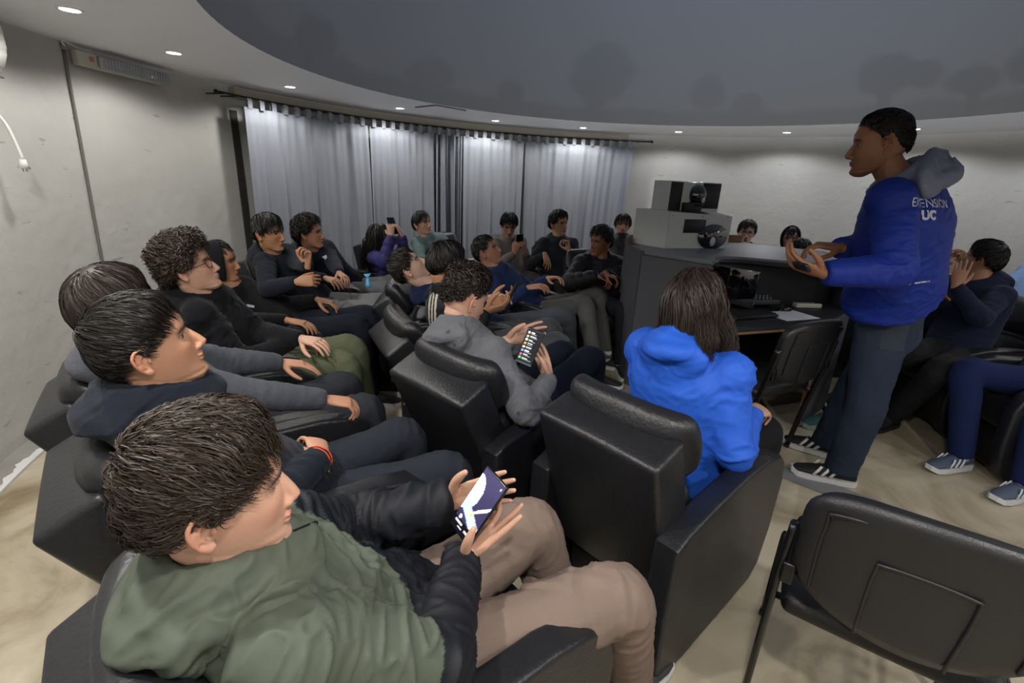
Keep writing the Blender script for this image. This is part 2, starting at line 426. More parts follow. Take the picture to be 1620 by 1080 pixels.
def side_prism(name, prof, y0, y1, m, parent, bev=.008):
    bm = bmesh.new(); vs = [bm.verts.new((x, y0, z)) for x, z in prof]; fc = bm.faces.new(vs)
    r = bmesh.ops.extrude_face_region(bm, geom=[fc]); bmesh.ops.translate(bm, vec=(0, y1 - y0, 0), verts=[g for g in r['geom'] if isinstance(g, bmesh.types.BMVert)])
    bmesh.ops.recalc_face_normals(bm, faces=bm.faces)
    if bev: bmesh.ops.bevel(bm, geom=list(bm.edges), offset=bev, segments=3, affect='EDGES', clamp_overlap=True)
    return bm_obj(name, bm, m, parent)
side_prism('body', prof, -.42, .42 - .10, m_pl, ac, .014)
rbox('louvre', (.05, .66, .01), (.155, -.05, -.125), mat('louvre_grey', '#5a5c5e', .5), ac, .004, 2, rot=Matrix.Rotation(math.radians(35), 3, 'Y'))
cb = empty('power_cord', tuple(W(20, 220, y=2.62))); tag(cb, 'white power cord with plug hanging below the air conditioner', 'cord')
ol = np.array(cb.location)
pts = [W(-60, 150, y=2.62), W(-15, 172, y=2.6), W(8, 195, y=2.6), W(24, 225, y=2.6), W(36, 252, y=2.6)]
v, f = tube(catmull(pts, 6) - ol, [.0075] * 25, 8); mesh_obj('cable', v, f, m_pl, cb)
a, b = W(36, 252, y=2.6) - ol, W(38, 266, y=2.6) - ol
v, f = tube([a, a + (b - a) * .4, b], [.013, .016, .026], 12); pg = mesh_obj('plug', v, f, m_pl, cb)
for s in (-1, 1):
    v, f = tube([b + np.array([s * .009, 0, 0]), b + np.array([s * .009 + .004, 0, -.016])], [.0028, .0028], 6); mesh_obj('pin', v, f, mat('steel', '#9a9a9a', .3, metal=1), pg)
# floor cable ramp near the standing man
pA, pB = W(1225, 742, z=0), W(1560, 868, z=0)
d = norm((pB - pA)[:2]); nrm = np.array([-d[1], d[0]])
poly = [pA[:2] + nrm * .07, pA[:2] - nrm * .07, pB[:2] - nrm * .07, pB[:2] + nrm * .07]
rp = prism('floor_strip', [tuple(q) for q in poly], 0.0, .007, mat('strip_grey', '#77787b', .6, bump=(40, .1)), bev=.003); tag(rp, 'flat grey cable cover strip taped across the floor', 'cable cover')
# ------------------------------------------------------------------ black leather recliners
m_lea = mat('black_leather', '#1b1c20', .38, bump=(95, .2, 4), var=(7, .12), spec=.5)
m_vin = mat('black_vinyl', '#121315', .5, bump=(140, .15, 3), spec=.45)
_cm = {}
def cushion(size, bev, crown=.012, seg=5, sub=2):
    bm = bmesh.new(); bmesh.ops.create_cube(bm, size=1.0)
    bmesh.ops.scale(bm, vec=size, verts=bm.verts)
    bmesh.ops.bevel(bm, geom=list(bm.edges), offset=bev, segments=seg, profile=.55, affect='EDGES', clamp_overlap=True)
    bmesh.ops.subdivide_edges(bm, edges=[e for e in bm.edges if e.calc_length() > .06], cuts=4, use_grid_fill=True)
    for v in bm.verts:
        x, y, z = v.co.x / size[0] * 2, v.co.y / size[1] * 2, v.co.z / size[2] * 2
        for ax in range(3):
            o = [(y, z), (x, z), (x, y)][ax]
            v.co[ax] += crown * (1 if v.co[ax] > 0 else -1) * max(0, 1 - o[0] ** 2) * max(0, 1 - o[1] ** 2) * (abs([x, y, z][ax]) > .8)
    return bm
def chair_meshes():
    def keep(name, bm, m):
        me = bpy.data.meshes.new(name); bm.normal_update(); bm.to_mesh(me); bm.free(); me.materials.append(m)
        me.polygons.foreach_set('use_smooth', [True] * len(me.polygons)); _cm[name] = me
    bm = cushion((.52, .42, .17), .045, .02); bmesh.ops.rotate(bm, cent=(0, 0, 0), matrix=Matrix.Rotation(math.radians(-5), 3, 'Y'), verts=bm.verts)
    bmesh.ops.translate(bm, vec=(.08, 0, .345), verts=bm.verts); keep('seat_cushion', bm, m_lea)
    bm = cushion((.58, .41, .22), .02, .004, 2); bmesh.ops.translate(bm, vec=(.03, 0, .155), verts=bm.verts); keep('base', bm, m_vin)
    # armrest: padded side panel with an arched top
    prof = [(-.42, .015), (-.43, .30), (-.425, .545), (-.36, .572), (-.2, .594), (0, .607), (.18, .602), (.30, .580), (.365, .53), (.395, .44), (.385, .22), (.345, .06), (.28, .015)]
    bm = bmesh.new(); vs = [bm.verts.new((x, -.04, z)) for x, z in prof]; fc = bm.faces.new(vs)
    r = bmesh.ops.extrude_face_region(bm, geom=[fc]); bmesh.ops.translate(bm, vec=(0, .08, 0), verts=[g for g in r['geom'] if isinstance(g, bmesh.types.BMVert)])
    bmesh.ops.recalc_face_normals(bm, faces=bm.faces)
    ed = [e for e in bm.edges if abs(e.verts[0].co.y - e.verts[1].co.y) < 1e-4]
    bmesh.ops.bevel(bm, geom=ed, offset=.016, segments=3, profile=.6, affect='EDGES', clamp_overlap=True)
    me = bpy.data.meshes.new('armrest'); bm.normal_update(); bm.to_mesh(me); bm.free(); me.materials.append(m_lea)
    me.polygons.foreach_set('use_smooth', [True] * len(me.polygons)); me.set_sharp_from_angle(angle=math.radians(38)); _cm['armrest'] = me
    # backrest: pivot at its lower front edge; local z up the back, x forward
    bm = cushion((.15, .44, .60), .018, .012, 3); bmesh.ops.translate(bm, vec=(-.085, 0, .20), verts=bm.verts); keep('backrest', bm, m_lea)
    bm = cushion((.09, .40, .34), .035, .018, 4); bmesh.ops.translate(bm, vec=(.012, 0, .10), verts=bm.verts); keep('back_cushion', bm, m_lea)
    bm = cushion((.10, .43, .22), .048, .02, 6); bmesh.ops.translate(bm, vec=(-.005, 0, .435), verts=bm.verts)
    for v in bm.verts:                       # side wings curl forward a little
        v.co.x += .035 * (abs(v.co.y) / .215) ** 3
    keep('headrest', bm, m_lea)
chair_meshes()
CH = {
 'P1': (-.205, .823, 40, 30, 'black leather recliner under the boy in the green jacket'),
 'P2': (-.70, 1.34, 40, 28, 'black leather recliner under the boy with the orange wristband'),
 'P3': (-1.10, 1.76, 36, 30, 'black leather recliner nearest the left wall, under the grey sweatshirt boy'),
 'P4': (-1.417, 2.46, 19, 24, 'black leather recliner under the curly boy with glasses'),
 'P5': (-1.60, 3.10, 5, 26, 'black leather recliner under the hooded boy in black'),
 'P6': (-1.62, 3.70, -7, 16, 'black leather recliner under the straight-fringed boy in dark navy'),
 'P7': (-1.56, 4.34, -20, 22, 'black leather recliner under the curly boy by the curtain edge'),
 'P8': (-1.10, 4.74, -33, 18, 'black leather recliner under the girl in the purple jacket'),
 'P9': (-.66, 5.32, -48, 22, 'black leather recliner under the boy in the teal windbreaker'),
 'P10': (-.33, 3.27, 6, 36, 'black leather recliner under the boy lying back with closed eyes'),
 'P11': (-.16, 2.66, 28, 38, 'black leather recliner under the boy with striped sleeves'),
 'P12': (.03, 2.04, 48, 24, 'black leather recliner under the boy in the heather grey hoodie'),
 'P13': (.60, 1.585, 43, 17, 'large black leather recliner in front, under the bright blue jacket'),
 'P14': (.02, 3.92, -20, 34, 'black leather recliner under the boy stretched out in royal navy jacket'),
 'P15': (-.06, 5.30, -62, 20, 'black leather recliner under the boy in the taupe hoodie'),
 'P16': (.50, 5.13, -76, 20, 'black leather recliner under the smiling boy in dark hoodie'),
 'P17': (.72, 4.33, -86, 18, 'black leather recliner left of the console, under the puffer jacket'),
 'P18': (1.20, 5.42, -92, 18, 'black leather recliner behind the console beside the curtain end'),
 'P19': (2.42, 5.22, -120, 18, 'black leather recliner behind the projector, under the pale boy with glasses'),
 'P20': (2.90, 4.92, -132, 20, 'black leather recliner behind the console, under the boy in black hood'),
 'P21': (2.95, 4.30, -155, 30, 'black leather recliner just behind the console, occupant mostly hidden'),
 'P23': (3.20, 3.26, 186, 20, 'black leather recliner behind the standing man, under the navy hoodie'),
 'P24': (3.62, 4.10, -166, 22, 'black leather recliner by the right wall, under the red-haired boy'),
 'P25': (3.13, 2.58, 170, 22, 'black leather recliner at the right edge, under the navy track pants'),
 'P26': (3.74, 3.55, 178, 20, 'black leather recliner by the right wall at the picture edge'),
}
for k, (x, y, h, rec, lab) in CH.items():
    e = empty('recliner_chair', (x, y, 0), math.radians(h)); tag(e, lab, 'chair', 'black leather recliners around the console')
    for nm in ('base', 'seat_cushion'):
        o = bpy.data.objects.new(nm, _cm[nm]); COL.objects.link(o); o.parent = e
    for s in (-1, 1):
        o = bpy.data.objects.new('armrest', _cm['armrest']); COL.objects.link(o); o.parent = e; o.location = (0, s * .252, 0)
    b = bpy.data.objects.new('backrest', _cm['backrest']); COL.objects.link(b); b.parent = e; b.location = (-.19, 0, .36); b.rotation_euler = (0, -math.radians(rec), 0)
    for nm in ('back_cushion', 'headrest'):
        o = bpy.data.objects.new(nm, _cm[nm]); COL.objects.link(o); o.parent = b

# ------------------------------------------------------------------ visitor chairs (plastic shell, steel tube)
m_shell = mat('shell_plastic', '#1c1c1f', .42, bump=(260, .12, 2), spec=.5)
m_tube = mat('black_steel', '#141416', .3, metal=.3, spec=.6)
def visitor_chair(x, y, h, label):
    e = empty('visitor_chair', (x, y, 0), math.radians(h)); tag(e, label, 'chair', 'black plastic visitor chairs')
    # curved back shell: u across (y), v up
    nu, nv = 24, 14
    def shell_pt(u, v, off):
        yy = .235 * u; zz = .578 + .315 * v
        corner = .035 * (abs(u) ** 6) * (abs(2 * v - 1) ** 4); lo = -.05 * (1 - v) ** 2 * (1 - u * u)
        xx = -.265 - .045 * (v - .3) - .05 * (u * u - 1) * -1 * .9 + off
        return (xx, yy * (1 - .06 * (2 * v - 1) ** 6 - .0 * v), zz + lo - .012 * u * u * v * 2)
    def shell(name, off0, off1, shrink, m, bead=False):
        V = []; F = []
        for off in (off0, off1):
            for j in range(nv + 1):
                for i in range(nu + 1):
                    u = -1 + 2 * i / nu; v = j / nv
                    # superellipse rounding of the outline
                    a, b = u, 2 * v - 1
                    mx = max(abs(a), abs(b)); L5 = (abs(a) ** 6 + abs(b) ** 6) ** (1 / 6)
                    k = (mx / L5 if L5 > 0 else 1) * shrink
                    a *= k; b *= k
                    o_ = off + (.01 * (1 if off == off0 else -1) * (mx > .95))
                    V.append(shell_pt(a, (b + 1) / 2, o_))
        st = (nu + 1) * (nv + 1)
        for j in range(nv):
            for i in range(nu):
                q = j * (nu + 1) + i; F.append((q, q + nu + 1, q + nu + 2, q + 1)); q += st; F.append((q + 1, q + nu + 2, q + nu + 1, q))
        rim = [i for i in range(nu + 1)] + [j * (nu + 1) + nu for j in range(1, nv + 1)] + [nv * (nu + 1) + i for i in range(nu - 1, -1, -1)] + [j * (nu + 1) for j in range(nv - 1, 0, -1)]
        for a_, b_ in zip(rim, rim[1:] + rim[:1]): F.append((a_, b_, b_ + st, a_ + st))
        return mesh_obj(name, V, F, m, e)
    b = shell('back_shell', -.018, .012, 1.0, m_shell)
    shell('back_pad', .0, .045, .94, m_vin)
    # raised panel lines on the rear of the shell
    pl = [shell_pt(u, v, -.021) for u, v in ((-.80, .12), (-.80, .70), (-.66, .86), (.66, .86), (.80, .70), (.80, .12))]
    vv, ff = tube(catmull(pl, 6), [.004] * 31, 6); mesh_obj('rib_line', vv, ff, m_shell, b)
    pl = [shell_pt(u, v, -.021) for u, v in ((-.36, .02), (-.36, .52), (-.28, .60), (.28, .60), (.36, .52), (.36, .02))]
    vv, ff = tube(catmull(pl, 6), [.004] * 31, 6); mesh_obj('rib_line', vv, ff, m_shell, b)
    sb = cushion((.44, .45, .06), .026, .012, 4); bmesh.ops.translate(sb, vec=(.0, 0, .455), verts=sb.verts); bm_obj('seat', sb, m_vin, e)
    for s in (-1, 1):
        up = catmull([(-.283, s * .245, .745), (-.260, s * .25, .60), (-.235, s * .25, .46), (-.205, s * .25, .30), (-.165, s * .25, .02)], 5)
        vv, ff = tube(up, [(.016, .010)] * len(up), 10, side=(1, 0, 0)); mesh_obj('rear_leg', vv, ff, m_tube, e)
        fl = catmull([(-.22, s * .25, .41), (.05, s * .25, .415), (.19, s * .25, .39), (.225, s * .25, .25), (.235, s * .25, .02)], 5)
        vv, ff = tube(fl, [(.010, .016)] * len(fl), 10, side=(0, 1, 0)); mesh_obj('front_leg', vv, ff, m_tube, e)
        rbox('bracket', (.03, .03, .06), (-.27, s * .232, .60), m_tube, e, .006, 2)
        for fx in (-.163, .235): rbox('foot_cap', (.03, .024, .02), (fx, s * .25, .011), m_shell, e, .004, 2)
    for fx in (-.14, .15):
        vv, ff = tube([(fx, -.25, .412), (fx, .25, .412)], [.010, .010], 8); mesh_obj('crossbar', vv, ff, m_tube, e)
visitor_chair(1.065, 1.075, 56, 'black plastic visitor chair in the right foreground, seen from behind')
visitor_chair(1.44, 2.70, 118, 'black visitor chair pushed up to the dark console desk')

# ------------------------------------------------------------------ console
m_con = mat('console_grey', '#4a4c52', .55, bump=(60, .05), var=(3, .06))
m_top = mat('console_top', '#6f7175', .45, bump=(80, .04), var=(4, .05))
m_blk = mat('console_black', '#1a1b1e', .5)
m_mdf = mat('raw_mdf', '#8a6a45', .75, bump=(40, .1), var=(9, .1))
ZT = 1.05
cons = empty('control_console', (1.6, 3.5, 0)); tag(cons, 'dark grey curved control console with desk recess in room centre', 'console')
CO = np.array(cons.location)
def L2(p): return (p[0] - CO[0], p[1] - CO[1])
def wallpanel(name, a, b, z0, z1, th, m, parent=None):
    a = np.array(a, float); b = np.array(b, float); d = norm(b - a); n = np.array([-d[1], d[0]]) * th
    return prism(name, [L2(a), L2(b), L2(b + n), L2(a + n)], z0, z1, m, parent or cons)
cA, cB, cC = (.90, 3.92), (.93, 3.56), (1.30, 3.20)
cD, cE = (1.23, 2.68), (1.97, 2.95)
cG, cH, cI, cJ = (2.45, 3.45), (2.55, 4.1), (2.05, 4.52), (1.25, 4.45)
wallpanel('side_panel', cA, cB, 0, ZT - .0, -.025, m_con)
wallpanel('front_panel', cB, cC, 0, ZT - .03, -.025, m_con)
wallpanel('desk_side', cC, cD, 0, .72, -.025, m_con)
wallpanel('recess_side', cC, (1.36, 3.34), .72, ZT - .03, .02, m_blk)
wallpanel('desk_side', cE, (2.35, 3.3), 0, .72, .025, m_con)
wallpanel('edge_strip', cE, (1.975, 2.955), 0, .72, .028, m_mdf)
wallpanel('recess_back', (1.33, 3.42), (2.4, 3.65), 0, ZT - .03, .02, m_blk)
for nm, a, b in (('rear_panel', cJ, cA), ('rear_panel', cI, cJ), ('rear_panel', cH, cI), ('rear_panel', cG, cH)):
    wallpanel(nm, a, b, 0, ZT, .02, m_con)
for a, b in ((cA, cB), ((.885, 3.98), cA), (cJ, (.885, 3.98)), (cI, cJ)):
    d = norm(np.array(b) - np.array(a)); n = np.array([-d[1], d[0]])
    z1 = ZT + (.055 if a == cA or b == cA else .06)
    wallpanel('rim', np.array(a) - n * .0, np.array(b) - n * .0, ZT - .02, z1, .006 if a != cA else -.0, m_mdf) if a != cA else None
    wallpanel('rim_outer', np.array(a) - n * .012, np.array(b) - n * .012, ZT - .4, z1, .011, m_con) if a != cA else None
# top slab with the curved hood edge
hood = [W(1129, 412, z=ZT), W(1140, 404.5, z=ZT), W(1165, 400.5, z=ZT), W(1210, 399, z=ZT), W(1260, 400, z=ZT), W(1312, 404, z=ZT)]
hood = [h[:2] for h in hood]
hc = [tuple(np.array(cC))] + [tuple(p) for p in catmull([(1.33, 3.23), (1.40, 3.42), (1.58, 3.48), (1.85, 3.40), (2.15, 3.36), (2.45, 3.40)], 4)]
slab = [cA, cB] + hc + [cH, cI, cJ]
prism('top', [L2(p) for p in slab], ZT - .028, ZT, m_top, cons, .006)
hv = [np.array([*L2(p), ZT - .032]) for p in catmull([(1.325, 3.215), (1.39, 3.40), (1.57, 3.46), (1.85, 3.38), (2.15, 3.34), (2.45, 3.38)], 4)]
v, f = tube(hv, [(.020, .022)] * len(hv), 8, side=(0, 0, 1)); mesh_obj('hood_edge', v, f, m_blk, cons)
ds = prism('desk_board', [L2(p) for p in (cD, cE, (2.33, 3.32), (2.38, 3.62), (1.35, 3.40), cC)], .695, .72, m_blk, cons)
d = norm(np.array(cE) - np.array(cD)); n_ = np.array([d[1], -d[0]]) * .004
a0 = np.array(cD) + d * .02; a1 = np.array(cD) + d * .5
prism('worn_edge', [L2(a0), L2(a1), L2(a1 + n_), L2(a0 + n_)], .70, .714, m_mdf, ds)
for i in range(9):
    t = i / 8; p = np.array(cB) * (1 - t) + np.array(cC) * t; q = W(1012 + 118 * t, 398 + 20 * t, z=ZT)
    v, f = ellipsoid((*L2(p + np.array([-.018, -.018]) * .12), ZT - .05), (.005,) * 3, nu=8, nv=5); mesh_obj('screw', v, f, mat('screw', '#8a8c90', .4, metal=.6), cons)

# ------------------------------------------------------------------ dome projector on the console
m_pw = mat('projector_white', '#c4c6c4', .5, bump=(60, .03)); m_pb = mat('projector_black', '#141416', .5); m_lens = mat('lens_glass', '#0a0c12', .04, coat=1.0, spec=.8)
pr = empty('dome_projector', (1.13, 3.74, ZT)); tag(pr, 'white boxy dome projector with black lens windows on the console', 'projector')
pr.rotation_euler = (0, 0, math.radians(21)); pr.scale = (.92, .92, .92)
# local x along the front face, y into the body, z up
bm = bmesh.new()
fr = [(0, 0), (.63, 0), (.655, .02), (.655, .27), (0, .30)]
vs = [bm.verts.new((x, 0, z)) for x, z in fr]; fc = bm.faces.new(vs)
r = bmesh.ops.extrude_face_region(bm, geom=[fc])
for g_ in r['geom']:
    if isinstance(g_, bmesh.types.BMVert): g_.co = Vector((g_.co.x - (.10 if g_.co.x < .3 else .02), .34, g_.co.z + (.0 if g_.co.x < .3 else .04 * (g_.co.z > .2))))
bmesh.ops.recalc_face_normals(bm, faces=bm.faces); bmesh.ops.bevel(bm, geom=list(bm.edges), offset=.005, segments=2, affect='EDGES')
bm_obj('lower_case', bm, m_pw, pr, smooth=False)
rbox('vent_window', (.22, .012, .11), (.265, -.001, .185), m_pb, pr, .003, 1)
v, f = tube([(.47, .004, .10), (.47, -.010, .10)], [(.155, .105)] * 2, 36, side=(1, 0, 0)); w_ = mesh_obj('lens_window', v, f, m_lens, pr)
v, f = ellipsoid((.47, -.012, .06), (.028, .012, .04), nu=14, nv=8); mesh_obj('inner_lens', v, f, mat('inner_glass', '#b9bcc4', .15, coat=1), w_)
for sx, sz in ((.39, .13), (.57, .1)):
    v, f = ellipsoid((sx, -.012, sz), (.007, .004, .007), nu=8, nv=5); mesh_obj('indicator', v, f, mat('amber', '#d8c04a', .4), w_)
for sx in (.03, .33, .6): 
    v, f = ellipsoid((sx, -.001, .265), (.005, .003, .005), nu=8, nv=5); mesh_obj('screw', v, f, m_pb, pr)
rbox('upper_case', (.52, .22, .235), (.27, .17, .417), m_pw, pr, .005, 2)
rbox('shutter_panel', (.115, .012, .225), (.075, .058, .415), m_pb, pr, .002, 1)
rbox('shutter_panel', (.185, .012, .20), (.43, .058, .428), m_pb, pr, .002, 1)
rbox('base_plate', (.17, .06, .07), (.235, .045, .335), m_pb, pr, .003, 1)
v, f = ellipsoid((.285, .055, .435), (.075, .075, .085), nu=28, nv=16); fl = mesh_obj('fisheye_lens', v, f, m_lens, pr)
v, f = tube([(.285, .055, .345), (.285, .055, .375)], [.06, .07], 24); mesh_obj('lens_ring', v, f, m_pb, fl)
v, f = ellipsoid((.30, -.012, .40), (.018, .01, .026), nu=12, nv=8); mesh_obj('inner_lens', v, f, _mats['inner_glass'], fl)

# ------------------------------------------------------------------ things on the console desk
ZD = .72
def on_desk(name, px, py, label, cat, rot=0):
    p = W(px, py, z=ZD) if px > 100 else (px, py); e = empty(name, (p[0], p[1], ZD), math.radians(rot)); return tag(e, label, cat)
e = on_desk('paper_sheet', 1250, 499, 'white sheet of paper lying under the mouse', 'paper', 22)
rbox('sheet', (.30, .21, .002), (0, 0, .001), mat('paper', '#d9dbe0', .8), e, 0)
e = on_desk('computer_mouse', 1241, 491, 'black computer mouse on the white paper', 'mouse', 20)
e.location.z = ZD + .002
v, f = ellipsoid((0, 0, .0), (.058, .034, .036), nu=24, nv=14); v[:, 2] = np.maximum(v[:, 2], 0); mesh_obj('shell', v, f, mat('mouse_black', '#101012', .25), e)
v, f = ellipsoid((-.025, 0, .031), (.012, .004, .006), nu=10, nv=6); mesh_obj('wheel', v, f, mat('wheel_grey', '#3a3a3c', .5), e)
e = on_desk('remote_strip', 1276, 486, 'pale narrow power strip at the back of the desk', 'power strip', 8)
rbox('body', (.20, .05, .03), (0, 0, .016), mat('cream_plastic', '#b6b2a4', .5), e, .006, 2)
rbox('switch', (.02, .02, .006), (.07, 0, .032), m_pb, e, .002, 1)
e = on_desk('mixer_panel', 1.71, 3.385, 'small dark mixer panel with rows of grey knobs', 'mixer', 12)
b_ = rbox('case', (.30, .16, .04), (0, 0, .03), m_pb, e, .006, 2, rot=Matrix.Rotation(math.radians(-12), 3, 'X'))
for i in range(9):
    for j in range(3):
        v, f = tube([(-.12 + .03 * i, -.05 + .04 * j, .035 + .008 * (j - 1)), (-.12 + .03 * i, -.05 + .04 * j, .066 + .008 * (j - 1))], [.007, .006], 8)
        mesh_obj('knob', v, f, mat('knob_grey', '#7d8286', .5), e)
for i in (0, 5):
    v, f = tube([(-.12 + .03 * i, .08, .05), (-.11 + .03 * i, .085, .10)], [.007, .007], 8); mesh_obj('cable_plug', v, f, mat('yellow_plug', '#b9a030', .5), e)
e = on_desk('keyboard', 1185, 500, 'black keyboard in shade on the console desk', 'keyboard', 22)
rbox('case', (.36, .14, .02), (0, 0, .011), m_pb, e, .004, 2)
for r_ in range(4):
    for c_ in range(12): rbox('key', (.024, .026, .008), (-.155 + .028 * c_, -.047 + .031 * r_, .024), m_blk, e, .0)
e = on_desk('note_card', 1.40, 2.98, 'small white card lying left of the keyboard', 'card', 10)
rbox('card', (.07, .035, .002), (0, .0, .001), mat('paper', '#d9dbe0'), e, 0)
mon = on_desk('monitor', 1.43, 3.24, 'dark monitor standing in the left of the desk recess', 'monitor', 40)
rbox('screen', (.02, .40, .24), (0, 0, .17), m_lens, mon, .004, 2); rbox('stand', (.10, .14, .012), (0, 0, .006), m_pb, mon, .004, 2); rbox('neck', (.02, .04, .08), (.012, 0, .05), m_pb, mon, .004, 2)

pl_ = bpy.data.lights.new('projection_beam', 'SPOT'); pl_.energy = PROJ_W; pl_.spot_size = math.radians(167); pl_.spot_blend = .08; pl_.shadow_soft_size = .06; pl_.color = (.86, .92, 1.0)
po_ = bpy.data.objects.new('projection_beam', pl_); COL.objects.link(po_); po_.parent = pr; po_.location = (.285, .055, .56); po_.rotation_euler = (math.pi, 0, 0)
# ------------------------------------------------------------------ people: builders
def fast_mesh(name, V, Q, mat_=None, parent=None, cols=None):
    Q = np.asarray(Q, np.int32); me = bpy.data.meshes.new(name); n, k = Q.shape
    me.vertices.add(len(V)); me.vertices.foreach_set('co', np.asarray(V, np.float32).ravel())
    me.loops.add(n * k); me.loops.foreach_set('vertex_index', Q.ravel())
    me.polygons.add(n); me.polygons.foreach_set('loop_start', np.arange(0, n * k, k, dtype=np.int32))
    me.polygons.foreach_set('use_smooth', np.ones(n, bool))
    me.update(calc_edges=True)
    if mat_: me.materials.append(mat_)
    if cols is not None: set_col(me, cols)
    o = bpy.data.objects.new(name, me); COL.objects.link(o)
    if parent is not None: o.parent = parent
    return o
def remesh(acc, voxel, smooth=3, fac=.5, dec=None):
    """union of overlapping closed pieces -> one continuous surface (vertices, normals, mesh)"""
    v, f = acc.arrays(); me = bpy.data.meshes.new('tmp'); me.from_pydata(v.tolist(), [], f); me.update()
    o = bpy.data.objects.new('tmp', me); COL.objects.link(o)
    r = o.modifiers.new('r', 'REMESH'); r.mode = 'VOXEL'; r.voxel_size = voxel; r.adaptivity = 0
    if smooth: s = o.modifiers.new('s', 'SMOOTH'); s.factor = fac; s.iterations = smooth
    if dec: d_ = o.modifiers.new('d', 'DECIMATE'); d_.ratio = dec
    dg = bpy.context.evaluated_depsgraph_get(); ev = o.evaluated_get(dg)
    out = bpy.data.meshes.new_from_object(ev)
    bpy.data.objects.remove(o); bpy.data.meshes.remove(me)
    n = len(out.vertices); co = np.empty(n * 3, np.float32); out.vertices.foreach_get('co', co)
    no = np.empty(n * 3, np.float32); out.vertices.foreach_get('normal', no)
    return out, co.reshape(-1, 3).astype(float), no.reshape(-1, 3).astype(float)
def finish(me, co, name, m, parent, cols=None):
    me.vertices.foreach_set('co', co.astype(np.float32).ravel()); me.name = name
    me.polygons.foreach_set('use_smooth', np.ones(len(me.polygons), bool))
    me.materials.clear(); me.materials.append(m)
    if cols is not None: set_col(me, cols)
    me.update()
    o = bpy.data.objects.new(name, me); COL.objects.link(o); o.parent = parent
    return o
def interp(x, xs, ys): return np.interp(x, xs, ys)
def sstep(x, a, b):
    t = np.clip((x - a) / (b - a), 0, 1); return t * t * (3 - 2 * t)

